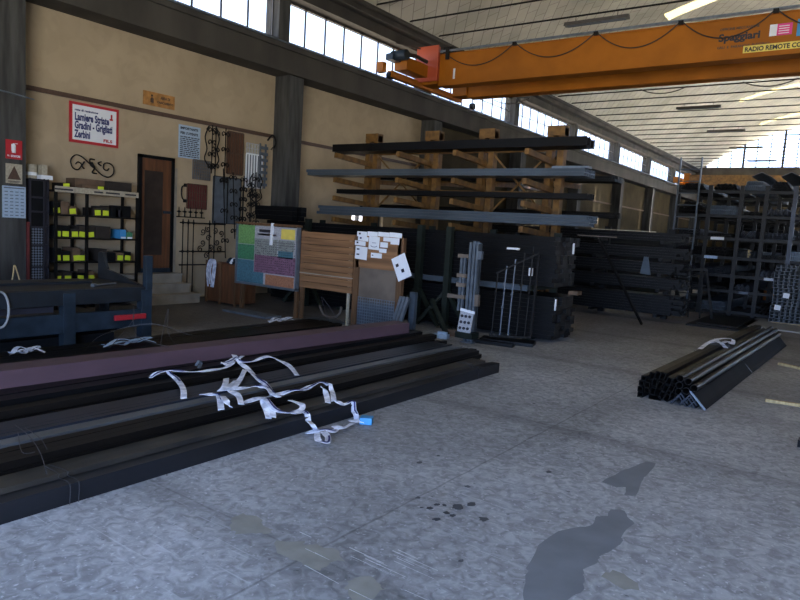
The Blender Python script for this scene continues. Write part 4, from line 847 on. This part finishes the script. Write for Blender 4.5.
for y, m, lab in ((6.36, 'skyb', 'blue box on the second shelf down near the door'), (6.48, 'dkg', 'green white box on the second shelf down next to the blue box')):
    t = thing('parts_box', lab, 'box', (-10.6, y, 1.155)); MB().box(-10.8, -10.5, y-.055, y+.055, 1.156, 1.27+(.04 if m == 'skyb' else 0)).obj('body', m, t); MB().box(-10.5, -10.496, y-.04, y+.05, 1.16, 1.19).obj('label_band', 'white', t)
tag(MB().box(-10.7, -10.5, 6.22, 6.34, 1.53, 1.64).obj('black_box', 'ink'), 'black box on the first shelf down near the door', 'box')
tag(MB().box(-10.78, -10.52, 6.35, 6.45, 1.525, 1.62).obj('white_box', 'plate'), 'pale box right of the black box on the first shelf down', 'box')
for y, w, z, lab in ((4.96, .16, 2.045, 'round tin on the perforated sample rack, closest to the column'),):
    t = thing('paint_tin', lab, 'tin', (-10.75, y, z)); MB().tube([(-10.75, y, z), (-10.75, y, z+.22)], .08, 16).obj('body', 'beige', t); MB().tube([(-10.75, y, z+.05), (-10.75, y, z+.1)], .0815, 16).obj('band', 'white', t)
tag(MB().box(-10.85, -10.6, 5.05, 5.13, 2.045, 2.27).obj('white_carton', 'beige'), 'tall beige carton behind the round tin', 'carton')
tag(MB().box(-10.7, -10.57, 5.02, 5.2, 2.045, 2.11).obj('white_carton', 'white'), 'flat white carton on top of the perforated sample rack', 'carton')
for y, l in ((5.85, .5), (6.35, .5)):
    tag(MB().box(-10.95, -10.65, y-l/2, y+l/2, 1.901, 2.12, None).obj('brown_parcel', 'box' if y < 6 else 'boxdk'), 'brown parcel at the back of the top board, %s' % ('near its middle' if y < 6 else 'toward the door'), 'parcel')
# perforated sample rack
ms = thing('sample_rack', 'narrow black rack of framed perforated sheet samples beside the left column', 'rack', (-10.7, 5.05, 0))
q = MB()
for y in (4.86, 5.07, 5.13): q.box(-10.6, -10.56, y-.012, y+.012, 0, 2.05)
for z in (.35, .68, 1.02, 1.3, 1.54, 1.76, 2.03): q.box(-10.6, -10.56, 4.86, 5.14, z-.014, z+.014)
q.obj('frame', 'ink', ms)
for a, b in ((.35, .68), (.68, 1.02), (1.02, 1.3), (1.3, 1.54), (1.54, 1.76), (1.76, 2.03)): MB().box(-10.59, -10.58, 4.88, 5.06, a+.015, b-.015).obj('perforated_sheet', 'perf' if a < 1.2 else 'bluedk', ms)
MB().box(-10.98, -10.6, 4.86, 5.15, 0, 2.04).obj('body', 'ink', ms)
tag(MB().box(-10.53, -10.5, 4.78, 4.82, .3, 1.38).obj('red_bar', 'maroon'), 'thin dark red bar standing at the foot of the left column', 'bar')
# ---- signs on the column
def sign(name, X, y0, y1, z0, z1, m, label, cat='sign', th=.012):
    t = thing(name, label, cat, (X, (y0+y1)/2, z0)); MB().box(X, X+th, y0, y1, z0, z1).obj('plate', m, t); return t
CX = -10.548
s = sign('fire_sign', CX, 4.5, 4.73, 2.3, 2.58, 'red', 'red fire extinguisher sign on the left concrete column')
xx = CX+.013
q = MB().tube([(xx, 4.61, 2.39), (xx, 4.61, 2.5), (xx, 4.61, 2.53)], [.028, .028, .012], 10).box(xx, xx+.004, 4.63, 4.665, 2.525, 2.535).box(xx, xx+.003, 4.575, 4.585, 2.42, 2.52); q.obj('extinguisher_symbol', 'white', s)
text('lettering', 'ESTINTORE', (xx, 4.57, 2.33), .03, 'white', s, 'x', .13)
text('lettering', 'N.', (xx, 4.52, 2.335), .025, 'white', s, 'x')
s = sign('warning_sign', CX, 4.5, 4.73, 1.94, 2.23, 'beige', 'beige warning sign with a dark triangle below the red sign')
q = MB().add([(xx, 4.52, 2.0), (xx, 4.71, 2.0), (xx, 4.615, 2.2), (xx+.003, 4.52, 2.0), (xx+.003, 4.71, 2.0), (xx+.003, 4.615, 2.2)], [(0, 1, 2), (3, 5, 4), (0, 3, 4, 1), (1, 4, 5, 2), (2, 5, 3, 0)]); q.obj('triangle', 'brn', s)
q = MB().box(xx, xx+.002, 4.53, 4.7, 1.965, 1.975).box(xx, xx+.002, 4.55, 4.68, 1.95, 1.957); q.obj('lettering', 'ink', s)
s = sign('wall_calendar', CX, 4.45, 4.78, 1.43, 1.9, 'cal', 'pale blue calendar sheet on the left concrete column', 'calendar')
q = MB()
for i in range(4):
    for j in range(8): q.box(xx, xx+.002, 4.48+i*.075, 4.525+i*.075, 1.46+j*.05, 1.472+j*.05)
q.box(xx, xx+.002, 4.47, 4.76, 1.865, 1.88); q.obj('printed_dates', 'grate', s)
# ---- signs on the wall
s = thing('wall_sign', 'white sign with red border and blue Italian lettering above the shelf unit', 'sign', (-10.99, 6.1, 2.72))
MB().box(-10.999, -10.97, 5.67, 6.53, 2.72, 3.38).obj('border', 'red', s)
MB().box(-10.97, -10.966, 5.715, 6.485, 2.765, 3.335).obj('panel', 'white', s)
X = -10.964
text('lettering', 'rete di recinzione', (X, 5.75, 3.24), .035, 'navy', s, 'x', .4)
text('lettering', 'Lamiere Striate', (X, 5.75, 3.09), .125, 'navy', s, 'x', .6)
text('lettering', 'Gradini - Grigliati', (X, 5.75, 2.955), .125, 'navy', s, 'x', .66)
text('lettering', 'Zerbini', (X, 5.75, 2.81), .125, 'navy', s, 'x', .27)
text('lettering', 'FILS', (X, 6.25, 2.79), .05, 'red', s, 'x', .16)
q = MB().box(X-.001, X+.001, 6.36, 6.42, 3.17, 3.2).box(X-.001, X+.001, 6.38, 6.41, 3.2, 3.27); q.obj('emblem', 'red', s)
s = thing('wall_sign', 'ochre brown sign above the wall ledge over the door', 'sign', (-10.99, 7.3, 3.58))
MB().box(-10.999, -10.98, 7.01, 7.66, 3.575, 3.82).obj('plate', 'osign', s)
text('lettering', 'AREA DI', (-10.978, 7.36, 3.72), .05, 'brn', s, 'x', .2)
text('lettering', 'CARICAMENTO', (-10.978, 7.29, 3.64), .04, 'brn', s, 'x', .34)
q = MB().tube([(-10.978, 7.18, 3.63), (-10.978, 7.18, 3.7), (-10.978, 7.18, 3.72)], [.03, .03, .01], 8).tube([(-10.978, 7.18, 3.735), (-10.978, 7.18, 3.77)], .018, 8); q.obj('emblem', 'brn', s)
s = thing('notice_poster', 'white printed notice with dense dark lines of text right of the door', 'poster', (-10.99, 8.0, 2.73))
MB().box(-10.999, -10.985, 7.77, 8.26, 2.72, 3.34).obj('sheet', 'cal', s)
text('lettering', 'IMPORTANTE', (-10.983, 7.8, 3.26), .045, 'ink', s, 'x', .4)
text('lettering', "PER L'UTENTE", (-10.983, 7.8, 3.17), .045, 'ink', s, 'x', .4)
q = MB()
for j in range(11):
    y = 7.8
    while y < 8.2: w = random.uniform(.03, .09); q.box(-10.985, -10.983, y, min(y+w, 8.24), 2.75+j*.036, 2.769+j*.036); y += w+.015
q.obj('printed_lines', 'ink', s)
# grids and samples on the wall
def wallgrid(name, y0, y1, z0, z1, n, k, m, m2, label, X=-10.96, w=.006):
    t = thing(name, label, 'sample panel', (-10.99, (y0+y1)/2, z0)); MB().box(-10.998, X-.01, y0, y1, z0, z1).obj('panel', m, t)
    q = MB()
    for i in range(n+1): y = y0+(y1-y0)*i/n; q.box(X-.01, X+.008, y-w, y+w, z0, z1)
    for i in range(k+1): z = z0+(z1-z0)*i/k; q.box(X-.01, X+.006, y0, y1, z-w, z+w)
    q.obj('bars', m2, t); return t
wallgrid('grating_sample', 8.1, 8.5, 2.34, 2.72, 8, 6, 'grate', 'ply', 'grey brown grating sample below the printed notice')
wallgrid('grating_sample', 7.98, 8.43, 1.76, 2.24, 8, 3, 'maroon', 'brn', 'dark red grating sample on the wall right of the door')
wallgrid('slat_sample', 8.92, 9.32, 2.53, 3.38, 6, 2, 'doorw', 'brn', 'rust brown vertical slat sample hanging under the ledge', w=.015)
t = wallgrid('grating_sample', 9.42, 9.86, 2.3, 3.0, 6, 1, 'grate', 'white', 'pale grey bar sample hanging near the concrete column', w=.014)
wallgrid('grating_sample', 9.42, 9.8, 3.02, 3.22, 5, 2, 'beige', 'pale', 'small beige sample panel above the pale grey bars')
wallgrid('dark_panel', 8.6, 9.3, 1.5, 2.45, 2, 1, 'grate', 'bluedk', 'flat grey panel behind the iron balusters')
# iron ornaments
def spiral(y, z, r0, turns, a0, sgn=1, X=-10.9, n=20):
    return [(X, y+math.cos(a0+sgn*2*PI*turns*t)*r0*(1-.8*t), z+math.sin(a0+sgn*2*PI*turns*t)*r0*(1-.8*t)) for t in [i/n for i in range(n+1)]]
def catm(p): return catmull(p, 5)
t = thing('iron_scroll', 'black wrought iron double scroll mounted on the wall under the bordered sign', 'ornament', (-10.95, 6.04, 2.25))
q = MB(); X = -10.93
q.tube(catm([(X, 5.83, 2.31), (X, 5.78, 2.27), (X, 5.7, 2.3), (X, 5.67, 2.42), (X, 5.75, 2.51), (X, 5.86, 2.49), (X, 5.98, 2.4), (X, 6.1, 2.31), (X, 6.22, 2.22), (X, 6.33, 2.2), (X, 6.42, 2.27), (X, 6.42, 2.38), (X, 6.34, 2.44), (X, 6.25, 2.42), (X, 6.24, 2.34), (X, 6.3, 2.31), (X, 6.34, 2.35)]), .011, 6)
q.tube(catm([(X, 5.83, 2.31), (X, 5.85, 2.37), (X, 5.79, 2.4), (X, 5.75, 2.36)]), .01, 6).tube(catm([(X, 5.9, 2.42), (X, 5.86, 2.34), (X, 5.9, 2.3)]), .012, 6).tube(catm([(X, 6.0, 2.4), (X, 6.0, 2.47), (X, 6.08, 2.47)]), .012, 6).tube(catm([(X, 6.08, 2.32), (X, 6.04, 2.25), (X, 6.12, 2.24)]), .012, 6).tube(catm([(X, 6.2, 2.38), (X, 6.14, 2.42), (X, 6.2, 2.45)]), .012, 6)
q.tube([(X, 6.02, 2.42), (X, 6.04, 2.37), (X, 6.08, 2.33)], [.02, .035, .02], 8); q.tube([(-11, 6.04, 2.37), (X, 6.04, 2.37)], .01, 6); q.obj('scroll', 'rust', t)
def baluster(y, z0, z1, label, X=-10.86, lyre=False, lean=0., n=4, g=None):
    t = thing('iron_baluster', label, 'iron baluster', (X, y, z0), g)
    MB().tube([(X, y, z0), (X, y+lean, z1)], .011, 6).obj('bar', 'rust', t)
    h = z1-z0
    for k in range(n):
        q = MB()
        z = z0+h*(k+.6)/n; yy = y+lean*(k+.6)/n
        for s_ in (-1, 1): q.tube(catm([(X, yy, z), (X, yy+s_*.05, z+.04), (X, yy+s_*.09, z), (X, yy+s_*.07, z-.04), (X, yy+s_*.045, z-.015)]), [.009]*21 if False else .010, 5)
        q.tube([(X, yy, z-.035), (X, yy, z), (X, yy, z+.035)], [.01, .028, .01], 8)
        q.obj('scrollwork', 'rust', t)
    if lyre:
        q = MB()
        for s_ in (-1, 1): q.tube(catm([(X, y, z0+.08), (X, y+s_*.17, z0+h*.28), (X, y+s_*.12, z0+h*.5), (X, y+s_*.17, z0+h*.75), (X, y+s_*.08, z1-.03), (X, y+s_*.14, z1-.1)]), .012, 6)
        q.obj('lyre_frame', 'rust', t)
    return t
baluster(8.45, 2.48, 3.42, 'lyre-shaped black iron baluster hanging right of the printed notice', lyre=True)
baluster(8.57, 2.45, 3.42, 'thin black iron baluster hanging close behind the lyre-shaped one', X=-10.9, n=3)
baluster(8.78, 2.2, 3.42, 'leafy black iron baluster hanging between the lyre shape and the brown slats', n=4)
baluster(9.0, 1.2, 2.55, 'long black iron baluster standing under the brown slat sample', X=-10.75, n=5, lean=-.1)
baluster(9.15, 1.1, 2.5, 'black iron baluster right under the brown slats with dense scrolls', X=-10.7, n=7)
baluster(9.32, 1.0, 2.4, 'black iron baluster standing just left of the pale bar sample', X=-10.7, n=7, lean=.03)
baluster(9.6, 1.9, 2.62, 'short iron piece with crossed scrolls hanging below the pale grey bars', X=-10.84, n=2, lyre=True)
baluster(8.75, .8, 2.6, 'very long black iron bar leaning on the wall behind the fence sample', X=-10.72, n=3, lean=-.12)
baluster(9.05, .5, 2.3, 'low standing iron baluster before the flat grey panel, dense with scrolls', X=-10.6, n=9)
baluster(9.25, .5, 2.3, 'low standing iron baluster beside the dense one, slightly taller scrolls', X=-10.6, n=7, lean=.05)
baluster(9.42, .5, 2.2, 'low standing iron baluster closest to the pile of short black bars', X=-10.6, n=9)
q = MB()
for k in range(7):
    z = 2.35+k*.13
    q.box(-10.9, -10.86, 9.72, 9.93, z, z+.06)
q.box(-10.92, -10.9, 9.73, 9.76, 2.3, 3.25).box(-10.92, -10.9, 9.88, 9.92, 2.3, 3.25)
tag(q.obj('spike_strip', 'grate'), 'grey toothed metal strip hanging against the concrete column', 'sample')
t = thing('iron_ornament', 'curved black iron pull handle on the wall left of the dark red grating', 'handle', (-10.93, 7.86, 1.9)); q = MB().tube(catm([(-10.93, 7.9, 2.2), (-10.93, 7.83, 2.16), (-10.93, 7.82, 2.05), (-10.93, 7.84, 1.95), (-10.93, 7.9, 1.9)]), .013, 6).tube([(-10.93, 7.9, 2.17), (-10.93, 7.9, 2.23)], .03, 8).tube([(-10.93, 7.9, 1.87), (-10.93, 7.9, 1.93)], .035, 8); q.obj('grip', 'rust', t)
# finials row and fence sample
t = thing('finial_row', 'row of small cross-shaped iron finials above the fence sample', 'ornament', (-10.9, 8.0, 1.63))
for k in range(5):
    y = 7.75+k*.13; MB().tube([(-10.9, y, 1.6), (-10.9, y, 1.78)], [.014, .008], 6).tube([(-10.9, y-.045, 1.69), (-10.9, y+.045, 1.69)], .01, 6).tube([(-10.9, y, 1.67), (-10.9, y, 1.71)], .024, 6).obj('finial', 'rust', t)
MB().box(-10.91, -10.89, 7.7, 8.35, 1.58, 1.6).obj('rail', 'rust', t)
t = thing('fence_sample', 'black wrought iron fence sample with scrolls standing right of the steps', 'fence', (-10.75, 8.2, .6))
for z in (1.47, .92, .66): MB().box(-10.77, -10.74, 7.68, 8.75, z, z+.025).obj('rail', 'rust', t)
for k in range(5):
    y = 7.74+k*.12 if k < 3 else 8.0+k*.12; q = MB().tube([(-10.75, y, 0.0), (-10.75, y, 1.55)], .011, 6)
    for z in (1.48, .93): q.tube([(-10.75, y, z-.03), (-10.75, y, z), (-10.75, y, z+.04)], [.01, .03, .01], 6)
    q.obj('bar', 'rust', t)
for (y, z) in ((8.2, 1.32), (8.2, 1.1), (8.32, 1.38), (8.34, 1.2), (8.5, 1.36), (8.55, 1.12), (8.4, 1.02), (8.65, 1.3), (8.62, .98), (8.15, .98), (8.3, .85)):
    MB().tube(spiral(y, z, .065, 1.3, random.uniform(0, 6), X=-10.75), .010, 5).obj('scroll', 'rust', t)
tag(MB().tube([(-10.85, 10.0, 3.15), (-10.6, 9.85, 3.2)], .012, 6).tube(catm([(-10.7, 9.75, 3.3), (-10.62, 9.82, 3.42), (-10.6, 9.9, 3.3), (-10.6, 9.85, 3.15)]), .02, 6).obj('iron_bracket', 'rust'), 'small black iron bracket on the edge of the concrete column', 'bracket')
tag(MB().tube([(-10.93, 4.99, 3.3), (-10.93, 4.99, 3.3001)], .01).obj('x', 'rust'), '', '') if False else None
tag(MB().tube(catm([(-10.53, 3.0, 3.25), (-10.52, 4.2, 3.27), (-10.53, 4.9, 3.22)]), .012, 6).obj('conduit_pipe', 'galv'), 'thin white cable crossing the left concrete column', 'cable')

# ================================================================== DOOR and STEPS
d = bpy.data.objects.new('door_1', None); C.objects.link(d); d['kind'] = 'structure'
MB().box(-10.998, -10.93, 6.92, 6.98, .52, 2.68).box(-10.998, -10.93, 7.6, 7.66, .52, 2.68).box(-10.998, -10.93, 6.92, 7.66, 2.62, 2.68).obj('door_frame', 'bluedk', d)
MB().box(-10.99, -10.955, 6.98, 7.6, .52, 2.62).obj('door_leaf', 'doorw', d)
MB().box(-10.956, -10.945, 7.04, 7.42, .85, 2.4).obj('door_panel', 'doordk', d)
MB().box(-10.956, -10.93, 6.98, 7.6, .52, .6).box(-10.956, -10.93, 7.44, 7.6, 1.63, 1.68).obj('door_rail', 'blue', d)
st = MB()
for k, (xf, y1_) in enumerate(((-10.24, 7.78), (-10.5, 7.74), (-10.72, 7.72))):
    st.box(-10.999, xf, 6.55, y1_, k*.17, (k+1)*.17-.025).box(-10.999, xf+.025, 6.53, y1_+.02, (k+1)*.17-.03, (k+1)*.17)
o = st.obj('steps', 'step'); o['kind'] = 'structure'
MB().box(-10.998, -10.96, 7.67, 7.74, .0, 2.5).obj('trim_20', 'step')['kind'] = 'structure'
# crate beside the steps
t = thing('wooden_crate', 'brown wooden crate between the steps and the coloured chart', 'crate', (-10.0, 8.2, 0))
MB().box(-10.35, -9.5, 8.0, 8.5, .03, .76).obj('body', 'doorw', t, bevel=.006)
q = MB().box(-9.95, -9.9, 7.98, 8.0, 0, .8).box(-10.35, -10.3, 7.98, 8.0, 0, .8).box(-9.52, -9.48, 7.98, 8.0, 0, .8); q.obj('batten', 'woodf', t)
t = thing('plastic_strap_coil', 'white and blue strap coil hanging over the wooden crate', 'strap', (-10.2, 7.9, .4))
for k in range(3): MB().ribbon(catm([(-10.25+k*.05, 7.97, .3+.05*k), (-10.27+k*.05, 7.95, .6), (-10.2+k*.05, 7.95, .8), (-10.08+k*.03, 7.95, .78), (-10.1+k*.03, 7.95, .55), (-10.15+k*.03, 7.96, .3)]), .04, .004, (0, 1, 0)).obj('loop', 'strap', t)
t = thing('blue_rag', 'blue and white rag on top of the wooden crate', 'rag', (-9.7, 8.1, .76))
for k in range(3): MB().tube(catm([(-9.85+k*.08, 8.1, .78), (-9.8+k*.1, 8.12, .86), (-9.72+k*.08, 8.15, .8), (-9.66+k*.05, 8.1, .85)]), .03, 7).obj('fold', 'blue' if k != 1 else 'white', t, smooth=True)
# small things on the bench/by the boards
tag(MB().box(-9.1, -8.0, 7.4, 7.75, 0, .035).obj('steel_plate', 'grate'), 'thin grey blue plate on the floor in front of the coloured chart', 'steel plate')
tag(MB().box(-7.6, -6.9, 7.75, 8.2, 0.0, .03).obj('steel_plate', 'galvx'), 'thin grey plate on the floor under the plank board', 'steel plate')
t = thing('metal_hook', 'curved pale metal hook lying in the dark under the plank board', 'hook', (-7.3, 8.3, .03)); MB().tube(catm([(-7.65, 8.3, .22), (-7.55, 8.3, .08), (-7.35, 8.3, .05), (-7.2, 8.3, .12), (-7.15, 8.3, .25)]), .02, 6).obj('hook_body', 'ply', t)

# ================================================================== LIGHT
sc = bpy.context.scene
w = bpy.data.worlds.new('sky'); sc.world = w; w.use_nodes = True; nt = w.node_tree
bg = nt.nodes['Background']; bg.inputs['Strength'].default_value = 1.0
tc = nt.nodes.new('ShaderNodeTexCoord'); sx = nt.nodes.new('ShaderNodeSeparateXYZ'); cr_ = nt.nodes.new('ShaderNodeValToRGB')
nt.links.new(tc.outputs['Generated'], sx.inputs[0]); mr = nt.nodes.new('ShaderNodeMapRange'); mr.inputs[1].default_value = -1; nt.links.new(sx.outputs[2], mr.inputs[0]); nt.links.new(mr.outputs[0], cr_.inputs[0]); nt.links.new(cr_.outputs[0], bg.inputs[0])
cr_.color_ramp.elements[0].color = (.36, .345, .31, 1); cr_.color_ramp.elements[0].position = .46
cr_.color_ramp.elements[1].color = (.15, .22, .37, 1); cr_.color_ramp.elements[1].position = .54
bg.inputs['Strength'].default_value = 26.0
sl_ = bpy.data.lights.new('sun', 'SUN'); sl_.energy = 160; sl_.angle = .01; sl_.color = (1, .95, .87); so = bpy.data.objects.new('sun', sl_); C.objects.link(so); so.rotation_euler = (0, R(42), 0); so.location = (30, 30, 30)
struct('ground_bounce', MB().box(XR+.32, 40, 10, 60, -.2, -.01), 'plate')  # unseen ground added to bounce sun in through the right doorway
struct('roof_bounce', MB().box(XR+6.5, 26, 21, 52, 4.9, 5.1), 'roofw')  # unseen white slab added to bounce sun up through the right windows
def portal(loc, rot, sx_, sy_):
    l = bpy.data.lights.new('portal', 'AREA'); l.shape = 'RECTANGLE'; l.size = sx_; l.size_y = sy_; l.cycles.is_portal = True
    o = bpy.data.objects.new('portal', l); C.objects.link(o); o.location = loc; o.rotation_euler = rot
portal(((DX0+DX1)/2, Y0-.15, DZ/2), (R(90), 0, 0), DX1-DX0, DZ)
portal((XW-.2, 23, 6.04), (0, R(-90), 0), .9, 54)
portal((XR+.28, 39, 2.1), (0, R(90), 0), 4.2, 16)
portal((XR+.25, 36, 6.04), (0, R(90), 0), .9, 28)
portal((-1.7, Y1+.2, 8.5), (R(-90), 0, 0), 17, 3)
vs_ = sc.view_settings; vs_.view_transform = 'Standard'; vs_.look = 'None'; vs_.gamma = 1; vs_.exposure = 0.95; vs_.use_curve_mapping = False
for o in bpy.data.objects:
    if '_w' in o: del o['_w']
